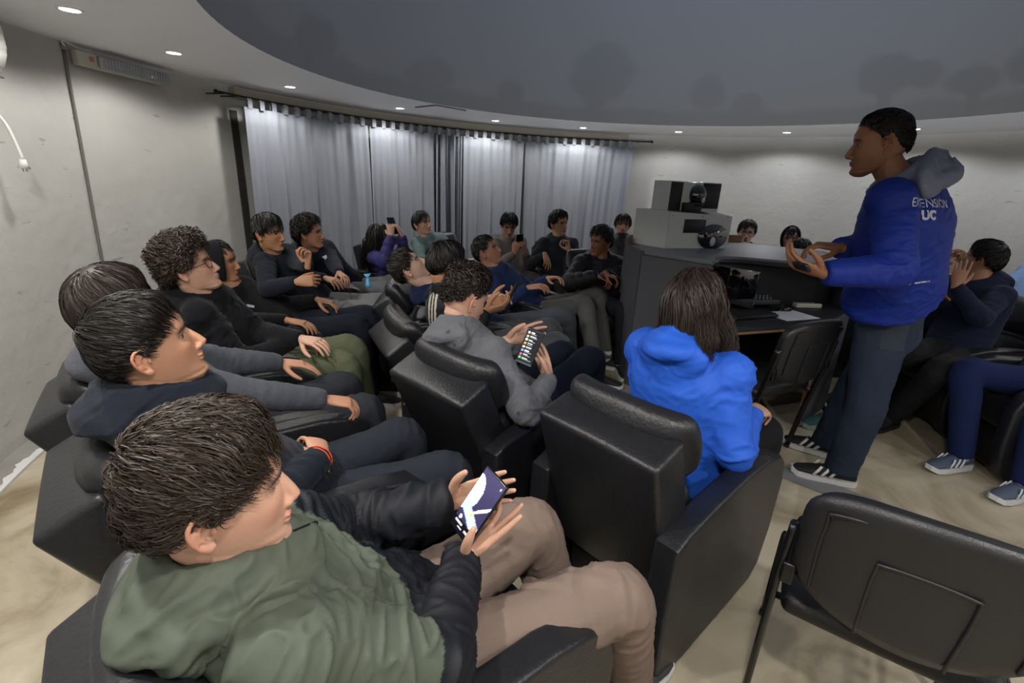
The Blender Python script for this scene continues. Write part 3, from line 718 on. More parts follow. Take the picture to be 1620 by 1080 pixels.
def head_pieces(eyes=1.0, ears=True, nose=.92, jaw=1.0, mouth=0.0):
    """head in its own frame: x right, y forward, z up, origin mid-head"""
    P = []
    sz = np.concatenate([[-1], np.linspace(-.97, .97, 46), [1]]); n = 56
    wz = interp(sz, [-1, -.97, -.85, -.7, -.5, -.3, -.1, .1, .35, .6, .8, .92, .97, 1], np.array([.004, .020, .036, .049, .058, .065, .070, .073, .0755, .068, .052, .033, .021, .003]))
    wz = wz * (1 + (jaw - 1) * sstep(-sz, .0, .6))
    yf = interp(sz, [-1, -.97, -.88, -.75, -.62, -.5, -.35, -.2, 0, .15, .28, .45, .65, .8, .92, .97, 1], [.062, .080, .0905, .094, .0885, .0915, .0925, .0905, .0895, .0885, .0925, .0905, .079, .062, .039, .024, .003])
    yb = interp(sz, [-1, -.9, -.75, -.55, -.35, -.1, .15, .45, .65, .8, .92, .97, 1], [-.045, -.02, .015, .05, .078, .095, .1, .096, .083, .066, .042, .027, .003])
    a = np.linspace(0, 2 * np.pi, n, endpoint=False); V = []
    for s, w_, f_, b_ in zip(sz, wz, yf, yb):
        c, sn = np.cos(a), np.sin(a)
        e = .86
        x = w_ * np.sign(c) * np.abs(c) ** e
        mid = (f_ - b_) / 2 if b_ < 0 else 0.0
        y = np.where(sn >= 0, mid + (f_ - mid) * np.abs(sn) ** (.92), mid - (b_ + mid) * np.abs(sn) ** e)
        V.append(np.stack([x, y, np.full(n, s * .118)], 1))
    V = np.vstack(V)
    # eye sockets, temples, mouth plane
    for sx in (-1, 1):
        g = np.exp(-(((V[:, 0] - sx * .031) / .017) ** 2 + ((V[:, 2] - .010) / .012) ** 2)); V[:, 1] -= .0105 * g * (V[:, 1] > .02)
        g = np.exp(-(((V[:, 0] - sx * .05) / .016) ** 2 + ((V[:, 2] + .02) / .016) ** 2)); V[:, 1] += .004 * g * (V[:, 1] > .02)
        g = np.exp(-(((V[:, 0] - sx * .036) / .014) ** 2 + ((V[:, 2] + .055) / .018) ** 2)); V[:, 1] -= .004 * g * (V[:, 1] > .02)
    P.append((V, grid_faces(len(sz), n)))
    # nose
    pts = np.array([(0, .083, .016), (0, .0935, -.002), (0, .102, -.018), (0, .1095, -.031), (0, .104, -.039)]); pts[:, 1] = .083 + (pts[:, 1] - .083) * nose
    P.append(tube(pts, [(.007, .007), (.0085, .009), (.0095, .0105), (.0115, .0105), (.009, .006)], 12, side=(1, 0, 0)))
    P.append(ellipsoid((0, .083 + .0215 * nose, -.033), (.0115, .0115, .0095)))
    for sx in (-1, 1): P.append(ellipsoid((sx * .0125, .083 + .011 * nose, -.0365), (.0075, .0105, .0075)))
    # lips
    for z, r, dy in ((-.0565, (.0225, .0068, .0048), .0925), (-.0665 - mouth, (.0205, .0075, .0056), .0905)):
        P.append(ellipsoid((0, dy, z), r))
    P.append(ellipsoid((0, .0805, -.096), (.020, .0165, .014)))
    # brows and lids
    for sx in (-1, 1):
        P.append(tube([(sx * .012, .0865, .0225), (sx * .028, .0845, .0275), (sx * .048, .0705, .0245)], [(.0045, .0055)] * 3, 8))
        zc = .0165 if eyes > .5 else .0115
        P.append(ellipsoid((sx * .031, .0668, zc + .0015), (.0150, .0128, .0088 if eyes > .5 else .0125)))
        P.append(ellipsoid((sx * .031, .0665, -.0015), (.0140, .0105, .0065)))
        if ears:
            c0 = np.array([sx * .0735, -.012, -.004])
            out = [(0, .007, -.027), (.003, -.003, -.034), (.008, -.011, -.025), (.015, -.018, -.006), (.018, -.019, .014), (.016, -.010, .028), (.011, .004, .030), (.005, .012, .021), (.001, .011, .007)]
            pts = np.array([c0 + np.array([sx * q[0], q[1], q[2]]) for q in out])
            P.append(tube(catmull(pts, 4), [.0040] * 33, 8))
            Rm = np.array(Matrix.Rotation(math.radians(sx * 30), 3, 'Z'))
            P.append(ellipsoid(c0 + np.array([sx * .0030, -.004, .0]), (.0028, .016, .029), Rm, 12, 8))
            ah = [c0 + np.array([sx * q[0], q[1], q[2]]) for q in ((.004, .002, -.020), (.009, -.007, -.010), (.011, -.008, .006), (.009, .001, .016))]
            P.append(tube(catmull(ah, 4), [.0030] * 13, 8))
            P.append(ellipsoid(c0 + np.array([sx * .004, .001, -.029]), (.0046, .0085, .0095), Rm, 10, 6))
            P.append(ellipsoid(c0 + np.array([sx * .0055, .009, -.004]), (.0045, .0045, .0075), None, 8, 6))
    return P
_head_cache = {}
SC_C, SC_R = np.array([0, -.006, .020]), np.array([.0785, .1000, .1005])
def hairline(alpha, long=False):
    d = np.degrees(alpha)
    return np.radians(np.interp(d, [0, 40, 60, 76, 90, 104, 124, 180], [44, 40, 30, 4, -12, 4, -26, -42]))
class Pers: pass

def skin_cols(co, Rh, ph, hs, base, blush=1.0, brow='#1a1412', stubble=0.0):
    L = (co - ph) @ Rh / hs
    c = np.tile(np.array(lin(base)), (len(co), 1)); x, y, z = np.abs(L[:, 0]), L[:, 1], L[:, 2]
    near = (np.abs(L) < .14).all(1)
    def mixin(w, col):
        nonlocal c
        w = (w * near)[:, None]; c = c * (1 - w) + np.array(col) * w
    red = np.array(lin(base)) * np.array([1.0, .72, .66])
    mixin(.45 * np.exp(-(((x - .045) / .02) ** 2 + ((z + .025) / .02) ** 2)) * (y > 0), red)
    mixin(.4 * np.exp(-((x / .014) ** 2 + ((z + .034) / .014) ** 2)) * (y > .08), red)
    mixin(.55 * sstep(x, .0795, .084) * (np.abs(z + .004) < .045) * (y < .006), red)
    lip = np.exp(-((x / .021) ** 4 + ((z + .0615) / .0098) ** 4)) * (y > .07)
    mixin(.75 * lip, np.array(lin(base)) * np.array([.88, .52, .50]))
    mixin(.8 * np.exp(-((x / .019) ** 4 + ((z + .0608) / .0016) ** 2)) * (y > .07), np.array(lin('#4a2a28')))
    if stubble: mixin(stubble * sstep(z, -.03, -.05) * (y > -.02), np.array(lin('#4b3a33')))
    bz = .0285 - .18 * np.maximum(x - .032, 0)
    mixin(.97 * np.exp(-(((z - bz) / .0056) ** 2)) * sstep(x, .010, .015) * (1 - sstep(x, .048, .055)) * (y > .04), np.array(lin(brow)))
    mixin(.8 * np.exp(-(((z - .0125) / .0030) ** 2 + ((x - .032) / .0155) ** 4)) * (y > .05), np.array(lin('#3a2722')))
    return c

def hand_pieces(wrist, d, n, side, s=1.0, curl=.35, thumb=.5, spread=.07, curls=None):
    d = norm(d); n = norm(np.asarray(n, float) - d * (np.asarray(n, float) @ d)); t = np.cross(d, n) * (1 if side < 0 else -1)
    P = []; wp = np.asarray(wrist, float)
    k = np.array([-.02, 0, .03, .065, .092, .1]) * s
    P.append(tube([wp + d * q for q in k], [(.024 * s, .018 * s), (.025 * s, .0185 * s), (.034 * s, .018 * s), (.040 * s, .0155 * s), (.0395 * s, .013 * s), (.034 * s, .009 * s)], 16, side=t))
    off = [.0300, .0100, -.0100, -.0290]; ln = [(.040, .025, .020), (.045, .028, .021), (.041, .026, .020), (.032, .020, .018)]
    for i in range(4):
        c = (curls[i] if curls else curl * (1 + .12 * i)); a = 0.0; p = wp + d * (.080 - .004 * abs(i - 1)) * s + t * off[i] * s; pts = [p]
        dd = norm(d + t * spread * (1.5 - i)); r = [.0090 * s]
        p = p + dd * .014 * s; pts.append(p); r.append(.0086 * s)
        for j, l in enumerate(ln[i]):
            a += c * (1.15, 1.35, .8)[j]; p = p + (dd * math.cos(a) + n * math.sin(a)) * l * s; pts.append(p); r.append((.0080, .0073, .0058)[j] * s * (.88 if i == 3 else 1))
        pp = catmull(pts, 3); rr = np.interp(np.linspace(0, len(r) - 1, len(pp)), range(len(r)), r)
        P.append(tube(pp, list(rr), 10)); P.append(ellipsoid(pts[-1], (r[-1],) * 3, nu=10, nv=6))
    p0 = wp + d * .012 * s + t * .018 * s + n * .006 * s
    d0 = norm(d * .62 + t * .74 * (1 - .5 * thumb) + n * (.15 + .75 * thumb)); d1 = norm(d0 + d * .55 + n * .1); d2 = norm(d1 + d * .35 - t * .25 * thumb)
    p1 = p0 + d0 * .044 * s; p2 = p1 + d1 * .034 * s; p3 = p2 + d2 * .026 * s
    pp = catmull([p0, p1, p2, p3], 4); rr = np.interp(np.linspace(0, 3, len(pp)), [0, 1, 2, 3], [.015 * s, .0122 * s, .0108 * s, .0072 * s])
    P.append(tube(pp, list(rr), 10)); P.append(ellipsoid(p3, (.0072 * s,) * 3, nu=10, nv=6))
    return P
def ik(a, b, l1, l2, hint):
    d = b - a; D = np.linalg.norm(d); k = max(1.0, D / (l1 + l2) * 1.002); l1 *= k; l2 *= k; D = max(D, abs(l1 - l2) + 1e-4)
    u = norm(d); x = (l1 * l1 - l2 * l2 + D * D) / (2 * D); h = math.sqrt(max(l1 * l1 - x * x, 0))
    hv = np.asarray(hint, float); hv = norm(hv - u * (hv @ u)); return a + u * x + hv * h
def limb(a, b, c, ra, rb, rc, n=5, side=None, flat=1.0):
    """smooth tapered two-bone limb"""
    m1, m2 = (a + b) / 2, (b + c) / 2
    pts = catmull([a, a + (b - a) * .33, a + (b - a) * .72, b, b + (c - b) * .3, b + (c - b) * .68, c], n)
    # soften the joint
    rr = np.interp(np.linspace(0, 6, len(pts)), [0, 1, 2, 3, 4, 5, 6], [ra, ra * .97 + rb * .03, ra * .3 + rb * .7, rb * 1.04, rb * .98, rb * .45 + rc * .55, rc])
    return tube(pts, [(r * flat, r) for r in rr] if flat != 1 else list(rr), 14, side)
def seg_info(co, bones):
    """nearest bone index, parameter and axis for each vertex"""
    best = np.full(len(co), 9e9); idx = np.zeros(len(co), int); tt = np.zeros(len(co))
    for i, (a, b, r) in enumerate(bones):
        ab = b - a; t = np.clip(((co - a) @ ab) / (ab @ ab), 0, 1); d = np.linalg.norm(co - a - t[:, None] * ab, axis=1) - r
        m = d < best; best[m] = d[m]; idx[m] = i; tt[m] = t[m]
    return idx, tt
def wrinkle(co, no, bones, joints, amp, fr=(7, 24), seed=0, base=.4, rad=.13):
    idx, tt = seg_info(co, bones); ax = np.array([norm(b - a) for a, b, r in bones])[idx]
    al = (co * ax).sum(1)
    wob = noise3(co * 6 + seed * 3.7)[:, None] * .05
    q = co * fr[0] + ax * (al * (fr[1] - fr[0]))[:, None] + wob * 30 + seed * 11.3
    n1 = noise3(q); n2 = noise3(q * 1.9 + 5.1)
    f1 = np.clip(1 - np.abs(n1) * 4.2, 0, 1) ** 1.6; f2 = np.clip(1 - np.abs(n2) * 4.2, 0, 1) ** 1.6
    gate = sstep(noise3(co * 5.5 + 17 + seed), -.25, .2)
    fold = f1 * 1.0 * gate + f2 * .45
    w_ = np.full(len(co), base)
    for j in joints: w_ = np.maximum(w_, np.exp(-((np.linalg.norm(co - j, axis=1) / rad) ** 2)))
    big = noise3(co * 4 + seed) * 1.1
    return co + no * (amp * (w_ * (fold * 1.5 - .45) + .8 * big))[:, None], idx, tt

# ---- hair
m_hair = mat('hair', '#1a1412', .5, attr=True, spec=.35)
def make_hair(p, st):
    Rh, ph, hs = p.Rh, p.ph, p.hs; R = np.random.default_rng(p.seed + 5)
    tt, ts = st.get('top', .03), st.get('sides', .012); col = np.array(lin(st.get('col', '#17120f')))
    lump = st.get('lump', .004); lf = st.get('lumpf', 22); n = st.get('n', 600); k = st.get('k', 6); rad = st.get('r', .0022)
    ln, jit, curl, cw = st.get('len', .07), st.get('jit', .25), st.get('curl', 0), st.get('cw', 1.6)
    wv = norm(st.get('whorl', (0, -.6, .8))); bias = np.array(st.get('bias', (0, 0, 0)), float); longh = st.get('long', 0)
    up = st.get('lift', .006); fade = st.get('fade', 0)
    hl_shift = math.radians(st.get('hl', 0))
    def capoff(u):
        el = np.arcsin(np.clip(u[:, 2], -1, 1)); al = np.arctan2(np.abs(u[:, 0]), u[:, 1])
        m = sstep(el - hairline(al) - hl_shift, -.06, .14)
        th = ts + (tt - ts) * sstep(np.degrees(el), 8 + 14 * fade, 42 + 6 * fade)
        th = th * (1 + st.get('front', 0) * sstep(u[:, 1], .1, .8) * (u[:, 2] > 0))
        nn = noise3(u * lf * .12 * 8 + p.seed) * lump * sstep(m, .3, 1)
        return m, th, -.022 * (1 - m) + m * th * .82 + nn
    nu, nv = 52, 32
    th = np.linspace(0, np.pi, nv + 2)[1:-1]; phi = np.linspace(0, 2 * np.pi, nu, endpoint=False)
    U = [np.array([[0, 0, 1.0]])] + [np.stack([np.sin(t) * np.cos(phi), np.sin(t) * np.sin(phi), np.full(nu, math.cos(t))], 1) for t in th] + [np.array([[0, 0, -1.0]])]
    U = np.vstack(U); _, F = ellipsoid((0, 0, 0), (1, 1, 1), None, nu, nv)
    m, thk, off = capoff(U)
    V = SC_C + U * (SC_R + off[:, None]); Vw = ph + (V * hs) @ Rh.T
    me = bpy.data.meshes.new('hair'); 
    # locks
    u = R.normal(size=(n * 6, 3)); u /= np.linalg.norm(u, axis=1)[:, None]; mm, _, _ = capoff(u); u = u[mm > .55][:n]; n = len(u)
    lens = ln * R.uniform(.65, 1.15, n) * (1 if not fade else (.12 + .88 * sstep(np.degrees(np.arcsin(u[:, 2])), 8, 34)))
    if not longh: lens = lens * (st.get('sl', .4) + (1 - st.get('sl', .4)) * np.maximum(sstep(np.degrees(np.arcsin(u[:, 2])), 0, 38), sstep(-u[:, 1], .75, 1)))
    step = (lens / (k - 1))
    phs = R.uniform(0, 6.28, n); cwn = cw * R.uniform(.7, 1.3, n); lift = R.uniform(0, 1, n) * up
    g_local = Rh.T @ np.array([0, 0, -1.0])
    pts = []; pos = SC_C + u * (SC_R + np.maximum(capoff(u)[2], .001)[:, None] * .85)
    jv = R.normal(size=(n, 3)) * jit
    clump = np.stack([noise3(u * 5 + 9.1 + p.seed), noise3(u * 5 + 31.7 + p.seed), noise3(u * 5 + 57.3)], 1) * st.get('clump', 1.6)
    prev = np.maximum(capoff(u)[2], .001)
    for i in range(k):
        uu = (pos - SC_C) / SC_R; uu /= np.linalg.norm(uu, axis=1)[:, None]
        t = uu * (uu @ wv)[:, None] - wv; t = t / np.maximum(np.linalg.norm(t, axis=1), .15)[:, None]
        t = t + bias + jv + clump; t = t - uu * (t * uu).sum(1)[:, None]; t /= np.maximum(np.linalg.norm(t, axis=1), 1e-6)[:, None]
        q = pos.copy()
        if curl:
            e2 = np.cross(t, uu); q = q + curl * (np.cos(cwn * i + phs)[:, None] * e2 + np.sin(cwn * i + phs)[:, None] * uu)
        pts.append(q)
        if longh:
            wg = np.clip((.25 - (uu @ -g_local) ) * 2.2, 0, 1)[:, None] * longh
            t = norm_rows(t * (1 - wg) + g_local * wg * 1.4 + jv * .1)
        pos = pos + t * step[:, None]
        # stay on the shell
        rel = (pos - SC_C) / SC_R; rr = np.linalg.norm(rel, axis=1); un = rel / rr[:, None]
        prev = np.maximum(np.maximum(capoff(un)[2], .003), prev - step * st.get('drop', .42)); want = prev + .0015 + lift * math.sin(math.pi * (i + 1) / k)
        tgt = SC_C + un * (SC_R + want[:, None])
        if longh: low = (rr > 1.0) & ((un @ -g_local) < .1); tgt[low] = pos[low]
        pos = tgt
    PT = np.stack(pts, 1)                                    # n,k,3 local
    tg = np.gradient(PT, axis=1); tg /= np.maximum(np.linalg.norm(tg, axis=2), 1e-9)[..., None]
    ro = PT - SC_C; ro /= np.linalg.norm(ro, axis=2)[..., None]
    sd = np.cross(tg, ro); sd /= np.maximum(np.linalg.norm(sd, axis=2), 1e-9)[..., None]; nn = np.cross(sd, tg)
    tap = (rad * (1 - .85 * (np.arange(k) / (k - 1)) ** 2))[None, :, None] * R.uniform(.6, 1.4, n)[:, None, None]
    rl = R.uniform(-.9, .9, n)[:, None, None]; wd = sd * np.cos(rl) + nn * np.sin(rl)          # each lock a narrow tapering blade
    ring = np.stack([PT + wd * tap * 1.35, PT - wd * tap * 1.35], 2)
    HV = ring.reshape(-1, 3); base = (np.arange(n) * k * 2)[:, None] + (np.arange(k - 1) * 2)[None, :]
    Q = np.stack([base, base + 1, base + 3, base + 2], -1).reshape(-1, 4)
    HVw = ph + (HV * hs) @ Rh.T
    lc = col * (R.uniform(.7, 1.25, n) ** 1.3)[:, None]; hcol = np.repeat(lc, k * 2, 0)
    # brows
    Vall = np.vstack([Vw, HVw]); o_ = len(Vw)
    F4 = np.array([f if len(f) == 4 else (f[0], f[1], f[2], f[2]) for f in F if len(f) == 4], np.int32)
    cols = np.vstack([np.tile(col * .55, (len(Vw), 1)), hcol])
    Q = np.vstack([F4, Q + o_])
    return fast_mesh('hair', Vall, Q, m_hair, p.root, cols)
def norm_rows(a): return a / np.maximum(np.linalg.norm(a, axis=1), 1e-9)[:, None]

m_skin = mat('skin', '#c09a80', .52, attr=True, sss=.12, bump=(160, .04, 3), spec=.4)
m_eye = mat('eye', '#ffffff', .15, attr=True, spec=.6)
def fabric(kind):
    return {'fleece': mat('fabric_fleece', attr=True, rough=.92, bump=(170, .22, 3), var=(9, .07), sheen=.06, spec=.15),
            'shell': mat('fabric_shell', attr=True, rough=.6, bump=(60, .08, 4), var=(6, .05), spec=.25),
            'denim': mat('fabric_denim', attr=True, rough=.88, bump=(240, .2, 2, (1, 1, .5)), var=(7, .14), spec=.2),
            'cotton': mat('fabric_cotton', attr=True, rough=.9, bump=(190, .15, 2), var=(8, .06), spec=.2)}[kind]

TIER = {'near': (.0030, .0074), 'mid': (.0038, .0104), 'far': (.0050, .0150)}
def make_person(key, label, head, yaw, pitch=0, roll=0, chair=True, hip=None, bh=None, s=.97, tier='mid', skin='#b98d72', twist=0, slump=.03,
                wl=None, wr=None, hl=None, hr=None, el=None, er=None, kl=None, kr=None, al=None, ar=None, fl=None, fr=None,
                top=None, pants=None, shoes=('#222226', '#d8d8d8'), hair=None, eyes=1.0, glasses=None, hood=None, hood_up=False, build=1.0, hs=1.0, headkw={}, seed=None, brow='#1a1412', stubble=0, group=None, legs=True, neckfwd=0.0):
    p = Pers(); p.seed = seed if seed is not None else sum(map(ord, key)) + len(key) * 7; vs_, vc = TIER[tier]
    p.hs = hs
    if chair and key in CH:
        cx, cy, chh, rec, _ = CH[key]
        if bh is None: bh = chh
        a = math.radians(chh); Fc = np.array([math.cos(a), math.sin(a), 0]); Lc = np.array([-math.sin(a), math.cos(a), 0])
        loc = lambda f, l, z: np.array([cx, cy, 0]) + Fc * f + Lc * l + np.array([0, 0, z])
        if hip is None: hip = loc(.0, 0, .50)
        elif len(hip) == 2: hip = loc(hip[0], 0, hip[1])
    else: loc = None
    hip = np.asarray(hip, float); head = np.asarray(head(loc) if callable(head) else head, float)
    b = math.radians(bh); F = np.array([math.cos(b), math.sin(b), 0]); Lf = np.array([-math.sin(b), math.cos(b), 0]); U = np.array([0, 0, 1.0])
    tw = math.radians(twist); Ls = math.cos(tw) * Lf - math.sin(tw) * F
    # head frame
    ya, pi_, ro = math.radians(yaw), math.radians(pitch), math.radians(roll)
    fw = np.array([math.cos(ya) * math.cos(pi_), math.sin(ya) * math.cos(pi_), math.sin(pi_)]); rt = norm(np.cross(fw, U)); uh = np.cross(rt, fw)
    rt, uh = rt * math.cos(ro) + uh * math.sin(ro), uh * math.cos(ro) - rt * math.sin(ro)
    p.Rh = np.stack([rt, fw, uh], 1); p.ph = head; Rh = p.Rh
    toW = lambda v: head + (np.asarray(v) * hs) @ Rh.T
    v = norm(head - hip)
    nk_top = toW(np.array([[0, -.022, -.055]]))[0]
    NB = head - s * .142 * norm(.6 * v + .4 * uh) - fw * .02 - F * neckfwd
    perp = norm(F - v * (F @ v)); spine = catmull([hip, hip + (NB - hip) * .35 - perp * slump * .7, hip + (NB - hip) * .72 - perp * slump, NB], 5)
    def sp(t):
        x = t * (len(spine) - 1)
        if x < 0: return spine[0] + (spine[0] - spine[1]) * -x
        i = min(int(x), len(spine) - 2); return spine[i] + (spine[i + 1] - spine[i]) * (x - i)
    shc = sp(.87); sw = .158 * s * build
    SL, SR = shc + Ls * sw, shc - Ls * sw
    ua, fa = .285 * s, .255 * s
    dn = -U
    def tgt(w_, sgn):
        if w_ is None: return None
        return np.asarray(w_(loc) if callable(w_) else w_, float)
    wl, wr = tgt(wl, 1), tgt(wr, -1)
    if wl is None: wl = hip + F * .30 + Lf * .16 + U * .14
    if wr is None: wr = hip + F * .30 - Lf * .16 + U * .14
    EL = ik(SL, wl, ua, fa, el if el is not None else (dn * .9 + Ls * .6 - F * .5)); ER = ik(SR, wr, ua, fa, er if er is not None else (dn * .9 - Ls * .6 - F * .5))
    HL, HR = hip + Lf * .085 * s, hip - Lf * .085 * s
    thl, shl = .43 * s, .41 * s
    kl = tgt(kl, 1); kr = tgt(kr, -1)
    if kl is None: kl = HL + thl * norm(F + Lf * .16 + U * .10)
    if kr is None: kr = HR + thl * norm(F - Lf * .16 + U * .10)
    al = tgt(al, 1); ar = tgt(ar, -1)
    if al is None: al = np.array([*(kl[:2] + F[:2] * .07), .095])
    if ar is None: ar = np.array([*(kr[:2] + F[:2] * .07), .095])
    root = empty('person', (float(hip[0]), float(hip[1]), 0.0)); p.root = root; tag(root, label, 'person', group)
    inv = np.array(root.location)
    # ---------- body: one continuous mesh (head, neck, trunk, arms, hands, legs)
    A = Acc(); hk = tuple(sorted(headkw.items())) + (eyes,)
    if hk not in _head_cache: _head_cache[hk] = head_pieces(eyes=eyes, **headkw)
    for vv, ff in _head_cache[hk]: A.add(toW(vv), ff)
    A.add(*tube(catmull([NB - v * .03, NB, (NB + nk_top) / 2 + fw * .004, nk_top, toW(np.array([[0, -.015, -.015]]))[0]], 3), list(np.interp(np.linspace(0, 4, 13), range(5), np.array([.072, .066, .056, .054, .048]) * s)), 16))
    parts = [remesh(A, vs_, 2, .5, .42)[0]]
    for S_, E_, W_, hd, sd in ((SL, EL, wl, hl, 1), (SR, ER, wr, hr, -1)):
        A = Acc(); q = norm(W_ - E_); A.add(*tube([W_ - q * .06, W_ - q * .03, W_], [.027 * s, .0245 * s, .023 * s], 12))
        h = dict(hd or {}); d = h.pop('d', None); n = h.pop('n', None)
        if d is None: d = norm(.6 * norm(W_ - E_) + .4 * F + np.array([0, 0, -.15]))
        if n is None: n = np.array([0, 0, -1.0]) - Ls * sd * .25
        for vv, ff in hand_pieces(W_, d, n, sd, s * .98, **h): A.add(vv, ff)
        parts.append(remesh(A, vs_ * .95, 2, .5, .42)[0])
    A = Acc(); A.add(*tube(spine, [.06 * s] * len(spine), 10)); A.add(*tube([SL, shc, SR], [.04 * s, .055 * s, .04 * s], 10)); A.add(*tube([sp(.9), NB, nk_top], [.06 * s, .055 * s, .045 * s], 10))
    for S_, E_, W_ in ((SL, EL, wl), (SR, ER, wr)): A.add(*limb(S_, E_, W_ - norm(W_ - E_) * .02, .036 * s, .030 * s, .0225 * s, 3))
    if legs:
        for H_, K_, A_ in ((HL, kl, al), (HR, kr, ar)): A.add(*limb(H_, K_, A_, .05 * s, .042 * s, .034 * s, 3))
    parts.append(remesh(A, .022, 1, .5)[0])
    bmj = bmesh.new()
    for m_ in parts: bmj.from_mesh(m_); bpy.data.meshes.remove(m_)
    me = bpy.data.meshes.new('body'); bmj.to_mesh(me); bmj.free()
    co = np.empty(len(me.vertices) * 3, np.float32); me.vertices.foreach_get('co', co); co = co.reshape(-1, 3).astype(float)
    cols = skin_cols(co, Rh, head, hs, skin, brow=brow, stubble=stubble)
    body = finish(me, co - inv, 'body', m_skin, root, cols)
    # eyes
    if eyes > 0:
        for sx in (-1, 1):
            ev, ef = ellipsoid((0, 0, 0), (.0118,) * 3, None, 20, 14); g = norm((0, 1, .0 + .1)); dt = ev @ g / .0118
            ec = np.where(dt[:, None] > .955, lin('#050404'), np.where(dt[:, None] > .72, lin('#20130d'), lin('#8f8680')))
            o = mesh_obj('eye', toW(ev + np.array([sx * .031, .0665, .0095])) - inv, ef, m_eye, body); set_col(o.data, ec)
    # ---------- upper garment
    T = dict(kind='fleece', col='#33363c', fat=1.0, amp=.006, sleeve=1.0, hem=-.14, cuff=.0); T.update(top or {})
    ft = T['fat']; A = Acc(); K = s * build * ft
    hm = T['hem']; ts_ = [hm, hm + (.42 - hm) * .22, hm + (.42 - hm) * .58, .42, .66, .82, .93, 1.0]
    tw_ = [.172, .176, .166, .164, .178, .176, .125, .075]; td_ = [.125, .128, .12, .118, .118, .102, .085, .068]
    pts = np.array([sp(t) + perp * (.012 if t < .3 else 0) for t in ts_]); 
    pp = catmull(pts, 3); x = np.linspace(0, 7, len(pp)); wv_ = np.interp(x, range(8), tw_) * K; dv_ = np.interp(x, range(8), td_) * K
    # cross sections turned from pelvis to shoulder line
    a_ = np.linspace(0, 2 * np.pi, 20, endpoint=False); tgv = np.gradient(pp, axis=0); V = []
    for i in range(len(pp)):
        t_ = i / (len(pp) - 1); sd = norm(Lf * (1 - t_) + Ls * t_); tg_ = norm(tgv[i]); sd = norm(sd - tg_ * (sd @ tg_)); fr_ = np.cross(sd, tg_)
        ca, sa = np.cos(a_), np.sin(a_); V.append(pp[i] + np.outer(np.sign(ca) * np.abs(ca) ** .85 * wv_[i], sd) + np.outer(np.sign(sa) * np.abs(sa) ** .9 * dv_[i], fr_))
    A.add(np.vstack(V), grid_faces(len(pp), 20))
    sl = s * T['sleeve'] * (ft * .5 + .5)
    for S_, E_, W_ in ((SL, EL, wl), (SR, ER, wr)):
        A.add(*ellipsoid(S_ - v * .005, (.072 * sl,) * 3)); 
        ce = W_ - norm(W_ - E_) * T['cuff']
        A.add(*limb(S_ + (shc - S_) * .15, E_, ce, .066 * sl, .056 * sl, .040 * sl, 5)); A.add(*ellipsoid(E_, (.055 * sl,) * 3))
        if T.get('ribcuff', 1): q = norm(W_ - E_); A.add(*tube([ce - q * .05, ce - q * .035, ce - q * .0], [.036 * sl, .0385 * sl, .036 * sl], 14))
    up_t = norm(sp(1.0) - sp(.85)); fwt = norm(F * math.cos(tw) + Lf * math.sin(tw)); fwt = norm(fwt - up_t * (fwt @ up_t)); lt = np.cross(up_t, fwt)
    hood_acc = A
    H = dict(kind='hood', r=1.0, sep=None); H.update(hood or {})
    if H['sep']: hood_acc = Acc()
    if H['kind'] == 'hood' and not hood_up:
        an = np.linspace(0, 2 * np.pi, 28); hr_ = H['r']; c0 = NB + up_t * (.030 + H.get('up', .012))
        for lay, (er_, dz, rr_) in enumerate(((.062, .020, .017), (.074, .002, .022), (.092, -.024, .026))):
            pts = []
            for q in an:
                bk = (1 - math.cos(q)) / 2
                pts.append(c0 + fwt * (math.cos(q) * (er_ + .006) - .030 * hr_ * bk * (1 + .5 * lay) + .004) + lt * math.sin(q) * (er_ * (1 + .12 * hr_ * bk)) + up_t * (dz - .050 * (1 - bk) - .010 * lay * bk + .006 * math.sin(3 * q + lay)))
            rad_ = [rr_ * s * (.75 + .5 * hr_ * (1 - math.cos(q)) / 2) for q in an]
            hood_acc.add(*tube(pts, rad_, 10, side=up_t))
        Rm = np.stack([lt, fwt, up_t], 1)
        dp = H.get('drop', 1.0)
        hood_acc.add(*ellipsoid(c0 - fwt * (.088 + .02 * hr_) - up_t * .045 * hr_ * dp, np.array([.108, .032, .062]) * hr_ * s, Rm))
        hood_acc.add(*ellipsoid(c0 - fwt * (.080 + .02 * hr_) - up_t * .085 * hr_ * dp, np.array([.068, .028, .050]) * hr_ * s, Rm))
    elif H['kind'] == 'collar':
        an = np.linspace(0, 2 * np.pi, 24)
        for dz, rr_ in ((.0, .020), (.022, .016), (.042, .012)):
            pts = [NB + fwt * (math.cos(q) * (.070 + dz * .12) + .004) + lt * math.sin(q) * (.068 + dz * .12) + up_t * (dz - .018 * (1 + math.cos(q)) / 2 + .01) for q in an]
            hood_acc.add(*tube(pts, [rr_ * s] * 24, 8, side=up_t))
    if hood_up:
        # hood over the head: thick shell open at the face
        Vh = []; Fh = []
        nu_, nv_ = 30, 16
        for layer in (0, 1):
            for j in range(nv_ + 1):
                for i in range(nu_ + 1):
                    al_ = math.radians(-118 + 236 * i / nu_) + math.pi      # around the back, open in front
                    e_ = math.radians(-50 + 140 * j / nv_); r_ = (1.22 if layer == 0 else 1.10)
                    x_, y_, z_ = math.sin(al_) * math.cos(e_), math.cos(al_) * math.cos(e_), math.sin(e_)
                    q = SC_C + np.array([x_, y_, z_]) * SC_R * r_ + np.array([0, .01, .0])
                    if e_ < 0: q = q + np.array([0, 0, e_ * .03])
                    Vh.append(q)
        st_ = (nu_ + 1) * (nv_ + 1)
